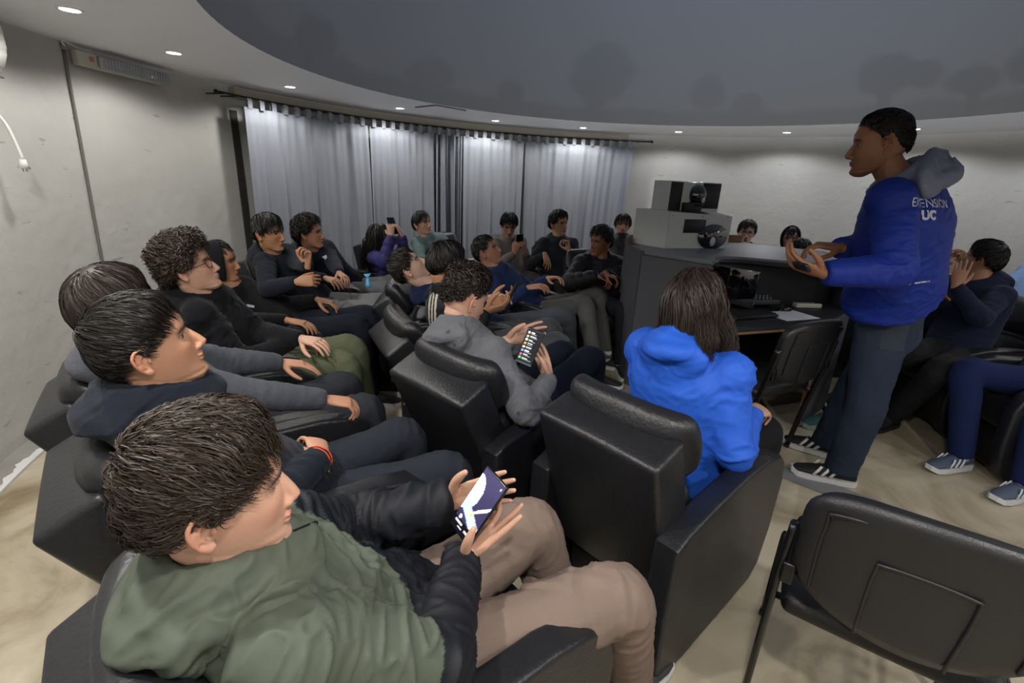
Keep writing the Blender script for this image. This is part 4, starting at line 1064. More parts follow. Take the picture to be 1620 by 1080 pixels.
        for j in range(nv_):
            for i in range(nu_):
                q = j * (nu_ + 1) + i; Fh.append((q, q + 1, q + nu_ + 2, q + nu_ + 1)); q += st_; Fh.append((q + nu_ + 1, q + nu_ + 2, q + 1, q))
        rim = [i for i in range(nu_ + 1)] + [j * (nu_ + 1) + nu_ for j in range(1, nv_ + 1)] + [nv_ * (nu_ + 1) + i for i in range(nu_ - 1, -1, -1)] + [j * (nu_ + 1) for j in range(nv_ - 1, 0, -1)]
        for a1, b1 in zip(rim, rim[1:] + rim[:1]): Fh.append((b1, a1, a1 + st_, b1 + st_))
        vh = toW(np.array(Vh)); mesh_obj('raised_hood', vh - inv, Fh, fabric(T['kind']), root); ob = bpy.context.scene.objects
        o = [c for c in root.children if c.name.startswith('raised_hood')][0]; set_col(o.data, np.tile(lin(T['col']), (len(o.data.vertices), 1)))
    bones = [(hip - v * .1, sp(.95), .12), (SL, EL, .05), (EL, wl, .045), (SR, ER, .05), (ER, wr, .045)]
    p.bones = bones
    me, co, no = remesh(A, T.get('vox', vc), T.get('smooth', 18), .5)
    if T.get('quilt'):
        idx, tt = seg_info(co, bones); ph_ = np.zeros(len(co))
        for i, (a, b_, r) in enumerate(bones):
            mk = idx == i; ph_[mk] = tt[mk] * np.linalg.norm(b_ - a) / T['quilt']
        co = co + no * (.011 * np.sqrt(np.abs(np.sin(ph_ * np.pi))) - .004)[:, None]
    co2, idx, tt = wrinkle(co, no, bones, [EL, ER, SL - v * .06, SR - v * .06, sp(.15) + perp * .1, sp(-.02)], T['amp'], T.get('fr', (7, 24)), p.seed, T.get('wbase', .4))
    cols = np.tile(np.array(lin(T['col'])), (len(co), 1))
    if T.get('paint'): cols = T['paint'](co, idx, tt, cols, dict(hip=hip, NB=NB, fwt=fwt, lt=lt, up=up_t, SL=SL, SR=SR, EL=EL, ER=ER, wl=wl, wr=wr, sp=sp, perp=perp, Lf=Lf, F=F, no=no))
    p.top = finish(me, co2 - inv, T.get('name', 'hoodie'), fabric(T['kind']), root, cols)
    if H['sep']:
        me, co, no = remesh(hood_acc, vc, 4, .5); co2, _, _ = wrinkle(co, no, [(NB - lt * .1, NB + lt * .1, .1)], [], .008, (9, 26), p.seed + 3, .8)
        finish(me, co2 - inv, 'hood', fabric(T['kind']), root, np.tile(lin(H['sep']), (len(co), 1)))
    # ---------- trousers
    Q = dict(kind='cotton', col='#23252b', amp=.005, fat=1.0, flare=1.0); Q.update(pants or {})
    if legs:
        A = Acc(); k_ = s * Q['fat']
        A.add(*tube(catmull([sp(.32), sp(.12), hip - v * .03 + F * .0, hip - v * .09], 3), [(.158 * k_, .108 * k_)] * 10, 16, side=Lf))
        for H_, K_, A_ in ((HL, kl, al), (HR, kr, ar)):
            A.add(*limb(H_ - (K_ - H_) * .08, K_, A_ + np.array([0, 0, -.02]), .096 * k_, .073 * k_, .058 * k_ * Q['flare'], 5)); A.add(*ellipsoid(H_, (.098 * k_,) * 3)); A.add(*ellipsoid(K_, (.071 * k_,) * 3))
        bn = [(HL, kl, .08), (kl, al, .06), (HR, kr, .08), (kr, ar, .06)]
        me, co, no = remesh(A, vc * 1.22, 5, .5)
        co2, idx, tt = wrinkle(co, no, bn, [kl, kr, HL, HR, al, ar], Q['amp'], Q.get('fr', (7, 22)), p.seed + 1, .35)
        cols = np.tile(np.array(lin(Q['col'])), (len(co), 1))
        if Q.get('paint'): cols = Q['paint'](co, idx, tt, cols)
        p.pants = finish(me, co2 - inv, 'trousers', fabric(Q['kind']), root, cols)
        # ---------- shoes
        for A_, fd, K_ in ((al, fl, kl), (ar, fr, kr)):
            make_shoe(p, A_, norm(np.asarray(fd if fd is not None else F, float)), s, shoes, inv)
    if hair: make_hair(p, hair); 
    # shift hair to root frame
    for c in root.children:
        if c.name.split('.')[0] == 'hair':
            n = len(c.data.vertices); a = np.empty(n * 3, np.float32); c.data.vertices.foreach_get('co', a); a = a.reshape(-1, 3) - inv.astype(np.float32); c.data.vertices.foreach_set('co', a.ravel()); c.data.update()
    if glasses:
        G = Acc(); rr = glasses.get('r', .0225)
        for sx in (-1, 1):
            an = np.linspace(0, 2 * np.pi, 25)
            pts = [(sx * .033 + 1.08 * rr * math.cos(q), .0935 - .012 * ((sx * .033 + rr * math.cos(q)) / .055) ** 2, .006 + .9 * rr * math.sin(q)) for q in an]
            G.add(*tube(toW(np.array(pts)), [.0017] * 25, 6))
            G.add(*tube(toW(np.array([(sx * .056, .085, .010), (sx * .076, .06, .012), (sx * .0815, .0, .010), (sx * .080, -.025, -.004)])), [.0018] * 4, 6))
        G.add(*tube(toW(np.array([(-.011, .0945, .010), (0, .0985, .013), (.011, .0945, .010)])), [.0017] * 3, 6))
        v_, f_ = G.arrays(); mesh_obj('glasses', v_ - inv, f_, mat('glasses_' + glasses.get('col', '#1b1518'), glasses.get('col', '#1b1518'), .3), root)
    p.loc = dict(SL=SL, SR=SR, EL=EL, ER=ER, wl=wl, wr=wr, NB=NB, hip=hip, kl=kl, kr=kr, sp=sp, fwt=fwt, lt=lt, up=up_t, perp=perp, inv=inv)
    return p

def make_shoe(p, ank, d, s, cols, inv):
    """trainer: upper with collar, separate sole; d = toe direction on the floor"""
    d = np.array([d[0], d[1], 0.0]); d = norm(d); l = np.array([-d[1], d[0], 0]); U = np.array([0, 0, 1.0]); base = np.array([ank[0], ank[1], max(ank[2] - .095, 0.0)])
    o = lambda f, y, z: base + (d * f + l * y + U * z) * s
    st = [(-.075, .020, .050), (-.06, .032, .075), (-.02, .036, .082), (.04, .037, .070), (.09, .043, .052), (.14, .044, .040), (.18, .036, .030), (.20, .018, .020)]
    A = Acc(); V = []; n = 16; a = np.linspace(0, 2 * np.pi, n, endpoint=False)
    for f, w_, h in st:
        z = .022 + h * .5 * (1 + np.sin(a)); y = w_ * np.cos(a) * (1 - .25 * np.clip(np.sin(a), 0, 1)); V.append(np.array([o(f, yy, zz) for yy, zz in zip(y, z)]))
    A.add(np.vstack(V), grid_faces(len(st), n))
    up = A.build('shoe', mat('shoe_' + cols[0], cols[0], .7, bump=(150, .15)), p.root); 
    S = Acc(); V = []
    for f, w_, h in [(-.082, .018, 0)] + st[1:-1] + [(.208, .014, 0)]:
        for y, z in ((-w_ - .003, .0), (-w_ - .005, .028), (w_ + .005, .028), (w_ + .003, 0)): V.append(o(f, y, z + (.012 if f > .19 else 0)))
    S.add(np.array(V), grid_faces(8, 4)); so = S.build('sole', mat('sole_' + cols[1], cols[1], .6), up, smooth=False)
    for ob in (up, so):
        m_ = len(ob.data.vertices); c = np.empty(m_ * 3, np.float32); ob.data.vertices.foreach_get('co', c); c = c.reshape(-1, 3) - inv.astype(np.float32); ob.data.vertices.foreach_set('co', c.ravel()); ob.data.update()
    if len(cols) > 2:                       # three stripes / side marks
        for sd in (-1, 1):
            for k in range(3):
                f0 = .015 + .035 * k
                pts = [o(f0 + .03, sd * .0425, .032), o(f0 + .012, sd * .0400, .060), o(f0, sd * .0335, .082)]
                v_, f_ = tube(np.array(pts) - inv, [(.008, .003)] * 3, 6, side=d); mesh_obj('stripe', v_, f_, mat('mark_' + cols[2], cols[2], .6), up)
    for k in range(4):                      # laces
        f0 = .04 + .022 * k
        v_, f_ = tube(np.array([o(f0, -.022, .092 - .0105 * k), o(f0 + .004, 0, .1 - .0125 * k), o(f0, .022, .092 - .0105 * k)]) - inv, [.003] * 3, 6); mesh_obj('lace', v_, f_, mat('lace_' + cols[0], cols[0], .8), up)
    A2 = tube(np.array([ank + U * .06, ank - U * .0, ank - U * .03]) - inv, [.037 * s, .037 * s, .036 * s], 12); mesh_obj('sock', *A2, mat('sock', '#c9c9cc', .9), p.root)

def strand_bundle(p, guide, n, spread, r, col, seed=1, wave=.008):
    """extra long locks following a guide curve; joined into the person's hair as a part of its own"""
    R = np.random.default_rng(seed); g = catmull(guide, 5); k = len(g); tg = np.gradient(g, axis=0); tg /= np.linalg.norm(tg, axis=1)[:, None]
    s1 = np.cross(tg, (0, 0, 1.0)); s1 = np.where(np.linalg.norm(s1, axis=1)[:, None] < .2, np.cross(tg, (1.0, 0, 0)), s1); s1 /= np.linalg.norm(s1, axis=1)[:, None]; s2 = np.cross(tg, s1)
    a = R.uniform(0, 6.28, n); q = np.sqrt(R.uniform(0, 1, n)) * spread; tt_ = np.linspace(0, 1, k)
    w1 = R.uniform(4, 8, n); ph = R.uniform(0, 6.28, n); L = R.uniform(.7, 1.0, n)
    idx = np.clip(tt_[None] * L[:, None], 0, 1) * (k - 1); i0 = np.minimum(idx.astype(int), k - 2); fr = (idx - i0)[..., None]
    G = g[i0] * (1 - fr) + g[i0 + 1] * fr; S1 = s1[i0]; S2 = s2[i0]
    wv_ = wave * np.sin(w1[:, None] * tt_[None] * 3 + ph[:, None]) * tt_[None]
    rad_ = (q[:, None] * (.75 + .5 * np.sin(np.pi * tt_)[None]))
    PT = G + S1 * (np.cos(a)[:, None] * rad_ + wv_)[..., None] + S2 * (np.sin(a)[:, None] * rad_ + wv_ * .6)[..., None]
    tp = (r * (1 - .8 * tt_ ** 2))[None, :, None]
    ring = np.stack([PT + S1 * tp, PT - S1 * tp * .5 + S2 * tp * .8, PT - S1 * tp * .5 - S2 * tp * .8], 2)
    base = (np.arange(n) * k * 3)[:, None, None] + (np.arange(k - 1) * 3)[None, :, None] + np.arange(3)[None, None]
    nx = (np.arange(n) * k * 3)[:, None, None] + (np.arange(k - 1) * 3)[None, :, None] + ((np.arange(3) + 1) % 3)[None, None]
    Q = np.stack([base, nx, nx + 3, base + 3], -1).reshape(-1, 4)
    return fast_mesh('hair_lock', ring.reshape(-1, 3) - p.loc['inv'], Q, m_hair, p.root, np.repeat(np.array(lin(col)) * (R.uniform(.7, 1.25, n) ** 1.3)[:, None], k * 3, 0))

_bvh = {}
def stick(me, px, py, p, obj, m, name, normal, up=(0, 0, 1.0), off=.003, cuts=True, parent=None):
    """lay a flat mesh (print, pocket) onto a garment, at the spot the survey ray meets it"""
    if obj.name not in _bvh:
        _bvh[obj.name] = BVHTree.FromPolygons([v.co.copy() for v in obj.data.vertices], [tuple(q.vertices) for q in obj.data.polygons])
    bv = _bvh[obj.name]; inv = p.loc['inv']; o = np.array([0, 0, CZ]); d = norm(W(px, py, t=1) - o)
    hit = bv.ray_cast(Vector(o - inv), Vector(d), 6.0)
    if hit[0] is None: return None
    bm = bmesh.new(); bm.from_mesh(me); bmesh.ops.triangulate(bm, faces=bm.faces)
    for _ in range(2): bmesh.ops.subdivide_edges(bm, edges=[e_ for e_ in bm.edges if e_.calc_length() > .014], cuts=1)
    n = norm(np.array(hit[1])) if normal is None else norm(np.asarray(normal, float))
    u = np.array(up, float); u = norm(u - n * (u @ n)); r = np.cross(u, n)
    for v in bm.verts:
        q = np.array(hit[0]) + r * v.co.x + u * v.co.y; h2 = bv.ray_cast(Vector(q + n * .07), Vector(-n), .2)
        v.co = (h2[0] + Vector(n) * (off + v.co.z)) if h2[0] is not None else Vector(q + n * v.co.z)
    return bm_obj(name, bm, m, parent or obj, smooth=False)
def slab(w_, h_, t_):
    bm = bmesh.new(); bmesh.ops.create_grid(bm, x_segments=max(2, int(w_ / .012)), y_segments=max(2, int(h_ / .012)), size=.5)
    for v in bm.verts:
        ed = min(.5 - abs(v.co.x), .5 - abs(v.co.y)); v.co = Vector((v.co.x * w_, v.co.y * h_, t_ if ed > .001 else -.004))
    me = bpy.data.meshes.new('slab'); bm.to_mesh(me); bm.free(); return me
def letters(txt, size, bold=0.0):
    cu = bpy.data.curves.new('txt', 'FONT'); cu.body = txt; cu.size = size; cu.align_x = 'CENTER'; cu.align_y = 'CENTER'; cu.offset = bold; cu.resolution_u = 3
    ob = bpy.data.objects.new('txt', cu); COL.objects.link(ob); dg = bpy.context.evaluated_depsgraph_get(); me = bpy.data.meshes.new_from_object(ob.evaluated_get(dg)); bpy.data.objects.remove(ob); return me
# ------------------------------------------------------------------ phones
m_scr = mat('phone_screen', '#000000', .15, attr=True)
_nt = m_scr.node_tree; _at = [n for n in _nt.nodes if n.type == 'ATTRIBUTE'][0]
_nt.links.new(_at.outputs['Color'], _nt.nodes['Principled BSDF'].inputs['Emission Color']); _nt.nodes['Principled BSDF'].inputs['Emission Strength'].default_value = 1.0
m_ph = mat('phone_black', '#0d0d10', .25, spec=.6)
def phone_axes(c, look, uph):
    n = norm(np.asarray(look, float) - c); u = np.asarray(uph, float); u = norm(u - n * (u @ n)); r = np.cross(u, n); return n, u, r
def phone(c, n, u, label, image=None, size=(.075, .158)):
    r = np.cross(u, n); e = empty('smartphone', tuple(c)); tag(e, label, 'phone')
    Rm = Matrix(((r[0], u[0], n[0]), (r[1], u[1], n[1]), (r[2], u[2], n[2]))); e.rotation_euler = Rm.to_euler()
    rbox('case', (size[0], size[1], .009), (0, 0, 0), m_ph, e, .004, 3)
    nu, nv = 30, 64; w_, h_ = size[0] * .93, size[1] * .955
    X, Y = np.meshgrid(np.linspace(-.5, .5, nu), np.linspace(-.5, .5, nv)); V = np.stack([X.ravel() * w_, Y.ravel() * h_, np.full(X.size, .00475)], 1)
    q = np.arange(nu * nv).reshape(nv, nu); Q = np.stack([q[:-1, :-1], q[:-1, 1:], q[1:, 1:], q[1:, :-1]], -1).reshape(-1, 4)
    col = image(X.ravel() + .5, Y.ravel() + .5) if image else np.tile(lin('#08080a'), (X.size, 1))
    fast_mesh('screen', V, Q, m_scr, e, col)
    for k in range(2):
        v, f = ellipsoid((-size[0] * .3, size[1] * (.40 - .1 * k), -.005), (.007, .007, .0025), nu=12, nv=6); mesh_obj('camera_lens', v, f, m_lens, e)
    return e
def hold(c, n, u, spread=.034, back=.02, down=.115, tilt=.25, curl=.5, thumb=.55):
    """two hands holding a phone: wrists and hand poses"""
    r = np.cross(u, n)
    wr_, wl_ = c - u * down + r * (spread + .02) - n * back, c - u * down - r * (spread + .02) - n * back
    return dict(wl=wl_, wr=wr_, hl=dict(d=u + r * tilt, n=n * .8 + r * .6, curl=curl, thumb=thumb), hr=dict(d=u - r * tilt, n=n * .8 - r * .6, curl=curl, thumb=thumb))
SK = dict(fair='#c99d86', tan='#b07e60', mid='#bd8c72', dark='#8e6048', pale='#cda896')

# ------------------------------------------------------------------ P1 boy in green jacket (foreground)
pc = W(757, 800, z=.80); hd1 = W(343, 782, t=.735)
n1, u1, r1 = phone_axes(pc, hd1 + np.array([.1, .0, -.0]), (.75, .55, .25))
def img1(x, y):
    c = np.tile(np.array(lin('#2c2844')), (len(x), 1)) * (.8 + .5 * y)[:, None]
    m = ((x - .02) / .42) ** 2 + ((y - .60) / .30) ** 2 < 1; c[m] = lin('#dfe3ec')
    m = (np.abs(y - .30 + .25 * (x - .5)) < .09) & (x > .05); c[m] = lin('#9aa3b4')
    m = (np.abs(y - .42 - .5 * (x - .6)) < .03) & (x > .5); c[m] = lin('#c3cad6')
    m = y < .17; c[m] = lin('#0b0b10')
    for cx, cy, rr, k in ((.5, .33, .055, '#f0b93a'), (.2, .2, .06, '#ffffff'), (.75, .2, .05, '#c9cedb'), (.9, .93, .03, '#ffffff')):
        m = ((x - cx) ** 2 + ((y - cy) * 2) ** 2) < rr ** 2; c[m] = lin(k)
    for cy, x0, x1 in ((.12, .1, .42), (.06, .3, .5), (.09, .6, .85)):
        m = (np.abs(y - cy) < .012) & (x > x0) & (x < x1); c[m] = lin('#b9bcc6')
    return c
phone(pc, n1, u1, 'lit smartphone held by the boy in the green jacket', img1, (.078, .165))
h1 = hold(pc, n1, u1)
def paint1(co, idx, tt, c, k):
    g = np.array(lin('#50574c')); b = np.array(lin('#16181f')); c[:] = g
    c[(idx == 2) | (idx == 4)] = b; c[(idx == 1) & (tt > .25)] = b; c[(idx == 3) & (tt > .85)] = b
    fr_ = ((co - k['hip']) @ k['perp']); h_ = (co - k['hip']) @ norm(k['NB'] - k['hip'])
    c[(idx == 0) & (h_ < .22) & (fr_ > .03)] = b
    damp = noise3(co * 9 + 4) * 2 + noise3(co * 17); c *= (1 - .28 * np.clip(damp - .35, 0, 1))[:, None]
    return c
def paintcargo(co, idx, tt, c):
    return c
P1 = make_person('P1', 'boy in a green and black jacket with tan cargo trousers, nearest the camera', hd1, 30, 0, roll=0, tier='near', s=1.0, build=1.1, skin='#c79b85', slump=.05, hip=(.02, .47),
    wr=pc - u1 * .125 + r1 * .022 - n1 * .030, wl=pc - r1 * .100 - u1 * .070 - n1 * .046, hl=dict(d=u1 * .75 + r1 * .55 - n1 * .12, n=n1 * .6 + r1 * .6, curl=.04, thumb=.15, spread=.05), hr=dict(d=u1 * .95 + r1 * .14 - n1 * .20, n=n1 * .85 - r1 * .5, curls=(.02, .03, .30, .42), thumb=.8),
    er=(.5, -.6, -.5), el=(-.2, .5, -.6), kl=W(838, 835, z=.57), kr=W(975, 945, z=.56), al=W(900, 990, z=.10), ar=W(1000, 1070, z=.1),
    top=dict(kind='shell', name='jacket', fat=1.10, sleeve=1.12, amp=.013, fr=(5, 17), paint=paint1, wbase=.7, smooth=40, vox=.0052), hood=dict(r=1.25, up=.02), pants=dict(col='#7b6b62', kind='cotton', fat=1.1, amp=.007), shoes=('#3a3a3e', '#c9c9c9'),
    hair=dict(top=.030, sides=.012, len=.075, n=12500, k=8, r=.00062, jit=.10, lift=.010, curl=.004, cw=.8, lump=.010, lumpf=14, clump=1.7, bias=(.15, .55, .15), whorl=(0, -.75, .66), col='#32271f', front=.1, hl=4), headkw=dict(nose=.86), eyes=.3, brow='#2a1d18')

# ------------------------------------------------------------------ P2 profile looking up, navy hoodie
P2 = make_person('P2', 'boy in profile looking up, short black hair, navy hoodie and orange wristband', W(234, 550, t=1.17), 39, 15, tier='near', s=.98, skin='#c39377', slump=.05, hip=(.03, .46),
    wl=W(455, 712, z=.64), wr=W(508, 722, z=.64), hl=dict(d=(.75, .1, -.1), n=(.1, -.5, -.8), curl=.45), hr=dict(d=(-.45, .75, .1), n=(-.2, -.4, -.8), curl=.4), er=(.2, -.7, -.6),
    kl=W(640, 690, z=.55), kr=W(712, 745, z=.53), top=dict(col='#1b1f2a', kind='fleece', fat=1.08, amp=.009), hood=dict(r=1.4, up=.026), pants=dict(col='#262a33', kind='cotton'),
    hair=dict(top=.022, sides=.008, len=.06, n=8000, k=6, r=.00068, jit=.12, lift=.005, lump=.003, clump=.5, bias=(0, .55, .1), whorl=(0, -.7, .7), col='#17120f', front=.3), headkw=(dict(nose=.98)))
wb = W(508, 722, z=.64)
an = np.linspace(0, 2 * np.pi, 25); ax_ = norm(P2.loc['wr'] - P2.loc['ER']); s1 = norm(np.cross(ax_, (0, 0, 1))); s2 = np.cross(ax_, s1)
for k_ in range(2):
    v, f = tube(np.array([P2.loc['wr'] - ax_ * (.006 + .012 * k_) + (s1 * math.cos(q) + s2 * math.sin(q)) * .040 for q in an]) - P2.loc['inv'], [.0028] * 25, 6); mesh_obj('wristband', v, f, mat('orange_cord', '#e2532a', .6), P2.root)

# ------------------------------------------------------------------ P3 grey sweatshirt, seen from behind the hair
def paint3(co, idx, tt, c, k):
    q = co - (k['sp'](.62) + k['perp'] * .12); a, b = q @ k['lt'], q @ k['up']
    m = (np.abs(b) < .02) & (np.abs(a) < .09) & (q @ k['perp'] > -.05) & (idx == 0); c[m & (a > .0)] = lin('#7f868f'); c[m & (a <= 0)] = lin('#33507a'); return c
P3 = make_person('P3', 'boy with long brown hair in a charcoal grey sweatshirt, arms on the armrests', W(186, 488, t=1.5), 62, 4, tier='mid', s=.98, skin=SK['mid'], slump=.05, hip=(.06, .46),
    wr=W(515, 632, z=.67), wl=W(445, 573, z=.67), hr=dict(d=(.8, .35, -.25), n=(0, .1, -1), curl=.45), hl=dict(d=(.85, .4, -.2), n=(0, 0, -1), curl=.2, spread=.08), er=(.1, -.5, -.8),
    top=dict(col='#4a4d55', kind='fleece', fat=1.08, paint=paint3), hood=dict(r=1.15), pants=dict(col='#2d3036'),
    hair=dict(top=.028, sides=.024, len=.11, n=4500, k=7, r=.0009, jit=.10, lift=.004, lump=.003, clump=.5, bias=(0, .3, 0), col='#2a1f19', whorl=(0, -.3, .95), hl=-4))

# ------------------------------------------------------------------ P4 curly with glasses
P4 = make_person('P4', 'boy with tall curly brown hair and red-framed glasses, black hoodie', W(300, 425, t=2.18), 24, 16, tier='mid', s=1.0, skin='#c69c86', slump=.03, hip=(.06, .47),
    wr=W(462, 540, z=.67), wl=W(478, 536, z=.70), hr=dict(d=(.9, .1, -.1), n=(.1, 0, -1), curl=.25), hl=dict(d=(.8, -.3, 0), n=(0, .2, -1), curl=.3), kr=W(545, 578, z=.56), kl=W(558, 552, z=.57),
    top=dict(col='#131418', kind='fleece', fat=1.1, amp=.009), hood=dict(r=1.2, up=.034), pants=dict(col='#565a47'), glasses=dict(col='#5a2326', r=.024),
    hair=dict(top=.052, sides=.020, len=.075, n=2400, k=10, r=.0014, jit=.5, lift=.018, curl=.010, cw=1.3, lump=.016, lumpf=26, clump=2.0, bias=(0, .3, .3), col='#33271f', front=.25))
# ------------------------------------------------------------------ P5 hood up
P5 = make_person('P5', 'boy with raised black hood, hands on both armrests', W(347, 416, t=2.95), 12, 2, tier='mid', s=1.0, skin='#a4775c', slump=.05, hip=(.05, .46), hood_up=True,
    wr=W(455, 507, z=.67), wl=W(503, 474, z=.67), hr=dict(d=(.95, .1, -.15), n=(0, 0, -1), curl=.3), hl=dict(d=(.9, .1, -.2), n=(0, 0, -1), curl=.4), kr=W(565, 515, z=.56), kl=W(585, 500, z=.57),
    top=dict(col='#151517', kind='fleece', fat=1.08), pants=dict(col='#191d28'), hair=dict(top=.012, sides=.004, len=.05, n=500, k=5, r=.002, bias=(0, .6, 0), col='#120e0c'))
# ------------------------------------------------------------------ P6
P6 = make_person('P6', 'boy with straight black fringe, dark navy hoodie, light grey trousers, fist raised', W(426, 370, t=3.3), -10, 0, tier='mid', s=1.0, skin='#a97a5c', slump=.03, hip=(.06, .47),
    wl=W(487, 421, t=3.1), wr=W(470, 446, t=3.02), hl=dict(d=(.1, .1, 1), n=(-.6, -.6, 0), curl=.85), hr=dict(d=(.9, .2, .1), n=(-.2, .6, -.3), curl=.5), kr=W(597, 492, z=.56), kl=W(610, 480, z=.57), ar=W(625, 570, z=.1), al=W(640, 550, z=.1),
    top=dict(col='#1c2029', kind='fleece', fat=1.08), hood=dict(r=1.1), pants=dict(col='#6e6e70', flare=1.15), shoes=('#1c1c1e', '#333333'),
    hair=dict(top=.028, sides=.020, len=.085, n=1800, k=6, r=.0017, jit=.06, lift=.003, lump=.002, clump=.2, bias=(0, .1, 0), whorl=(0, -.35, .94), col='#14110f', hl=-2))
# ------------------------------------------------------------------ P7
P7 = make_person('P7', 'boy with round curly dark hair in navy zip jacket beside the curtain edge', W(489, 370, t=3.85), 8, 4, tier='mid', s=.97, skin='#b3836a', slump=.03, hip=(.06, .46),
    wl=W(537, 432, t=3.65), wr=W(515, 440, t=3.55), kr=W(612, 458, z=.56), kl=W(625, 447, z=.57), top=dict(col='#1b1f2c', kind='fleece', fat=1.06), hood=dict(r=1.0), pants=dict(col='#68696c', flare=1.1),
    hair=dict(top=.042, sides=.024, len=.06, n=1500, k=8, r=.0018, jit=.5, lift=.012, curl=.008, cw=1.6, lump=.008, lumpf=30, clump=1.6, col='#1d1613'))
e = empty('candy_wrapper', tuple(W(583, 452, z=.60))); tag(e, 'twisted blue sweet wrapper standing on an armrest', 'wrapper'); mb = mat('blue_foil', '#4f97c4', .35)
ol = np.array(e.location); a = W(583, 455, t=3.3) - ol; b = W(581, 434, t=3.3) - ol
e.location = tuple(ol + a); b = b - a
v, f = tube([b * 0, b * .2, b * .55, b * .75], [(.016, .009), (.018, .012), (.016, .011), (.006, .006)], 12, side=(1, 0, 0)); mesh_obj('body', v, f, mb, e)
v, f = tube([b * .74, b * .88, b * 1.05], [(.006, .005), (.018, .004), (.026, .003)], 10, side=(1, 0, 0)); mesh_obj('twist', v, f, mb, e)
# ------------------------------------------------------------------ P8 girl with phone
pc = W(621, 357, t=4.3); n8, u8, r8 = phone_axes(pc, W(602, 376, t=4.5) + np.array([0, 0, 0]), (0, 0, 1)); phone(pc, n8, u8, 'black smartphone held up by the girl in purple')
h8 = hold(pc, n8, u8, down=.10, curl=.4)
P8 = make_person('P8', 'girl with long dark hair in a purple padded jacket photographing with a phone', W(601, 376, t=4.5), -8, 8, tier='far', s=.95, skin='#b88d77', slump=.03, hip=(.06, .45), el=(.3, -.3, -.9), er=(0, -.5, -.9),
    top=dict(col='#3a3770', kind='shell', name='jacket', fat=1.12, quilt=.07, amp=.004), hood=dict(r=1.0), pants=dict(col='#23242a'),
    hair=dict(top=.016, sides=.014, len=.34, n=900, k=10, r=.0028, jit=.06, lift=.003, lump=.001, clump=.2, long=1.0, whorl=(0, .1, 1), col='#1c1512'), **h8)
strand_bundle(P8, [W(592, 372, t=4.45), W(584, 392, t=4.45), W(578, 412, t=4.5), W(575, 430, t=4.55)], 160, .05, .003, '#1c1512', 5)
# ------------------------------------------------------------------ P9
P9 = make_person('P9', 'boy in a teal windbreaker leaning back against the curtain, chin up', W(668, 355, t=5.15), -32, 12, tier='far', s=1.0, skin='#bf937b', slump=.04, hip=(.06, .46), wr=W(690, 410, t=4.8), wl=W(722, 402, t=4.95),
    top=dict(col='#5f7474', kind='shell', name='windbreaker', fat=1.12, amp=.007), hood=dict(kind='collar'), pants=dict(col='#44464b'),
    hair=dict(top=.026, sides=.018, len=.085, n=900, k=6, r=.0024, jit=.1, lift=.004, lump=.003, clump=.5, bias=(.3, .2, 0), col='#191412', hl=-2))
# ------------------------------------------------------------------ P10 lying back
P10 = make_person('P10', 'pale boy lying far back with face to the ceiling, navy hoodie', W(648, 424, t=3.12), 10, 42, tier='mid', s=1.0, skin='#cfaa98', slump=.02, hip=(.16, .45), neckfwd=-.05, wr=W(740, 480, t=2.95), wl=W(775, 470, t=3.15),
    kr=W(868, 522, z=.57), kl=W(893, 500, z=.57), ar=W(885, 600, z=.1), al=W(905, 580, z=.1), top=dict(col='#1d2746', kind='fleece', fat=1.05), hood=dict(r=1.1), pants=dict(col='#474b51'),
    hair=dict(top=.026, sides=.014, len=.06, n=1600, k=6, r=.0018, jit=.2, lift=.006, lump=.004, clump=.8, bias=(0, .5, 0), col='#211a17'), eyes=.3)
# ------------------------------------------------------------------ P11 stripes
pc = W(808, 468, t=2.55); n11, u11, r11 = phone_axes(pc, W(712, 420, t=2.6), (.9, .2, .5)); phone(pc, n11, u11, 'dark smartphone held edge-on by the boy with striped sleeves')
def paint11(co, idx, tt, c, k):
    ar_ = norm(k['ER'] - k['SR']); q = co - k['SR']; sd = norm(np.cross(ar_, np.array([0, 0, 1.0]))); ang = q @ norm(np.cross(ar_, sd)) ; lat = q @ np.array([.9, -.35, 0])
    arm = (idx == 3) | ((idx == 0) & (np.linalg.norm(co - k['SR'], axis=1) < .12))
    out = ((co - k['SR']) @ k['lt'])
    c[(idx == 0) & (co[:, 0] < k['NB'][0] - .105)] = lin('#3f444d')
    for o_ in (-.088, -.066, -.044): c[((idx == 0) | arm) & (np.abs(co[:, 0] - k['NB'][0] - o_) < .0062) & (co[:, 2] < k['NB'][2] + .0)] = lin('#b9b4a6')
    return c
P11 = make_person('P11', 'boy with glasses in a black track jacket with three white sleeve stripes', W(706, 421, t=2.62), 42, -16, tier='near', s=1.0, skin='#a5765a', slump=.05, wr=W(768, 492, t=2.45), wl=W(775, 478, t=2.62), hr=dict(d=(.95, .15, .25), n=(-.2, .5, .7), curl=.5, thumb=.6), hl=dict(d=(.95, .1, .15), n=(0, -.5, .8), curl=.5, thumb=.6),
    kr=W(885, 545, z=.56), kl=W(870, 520, z=.57), top=dict(col='#14161b', kind='shell', name='track_jacket', fat=1.06, paint=paint11), hood=dict(kind='collar'), pants=dict(col='#5e5f64'), glasses=dict(col='#151213'),
    hair=dict(top=.026, sides=.018, len=.08, n=2400, k=6, r=.0014, jit=.07, lift=.003, lump=.002, clump=.3, bias=(0, .2, 0), whorl=(0, -.35, .94), col='#15110f'))
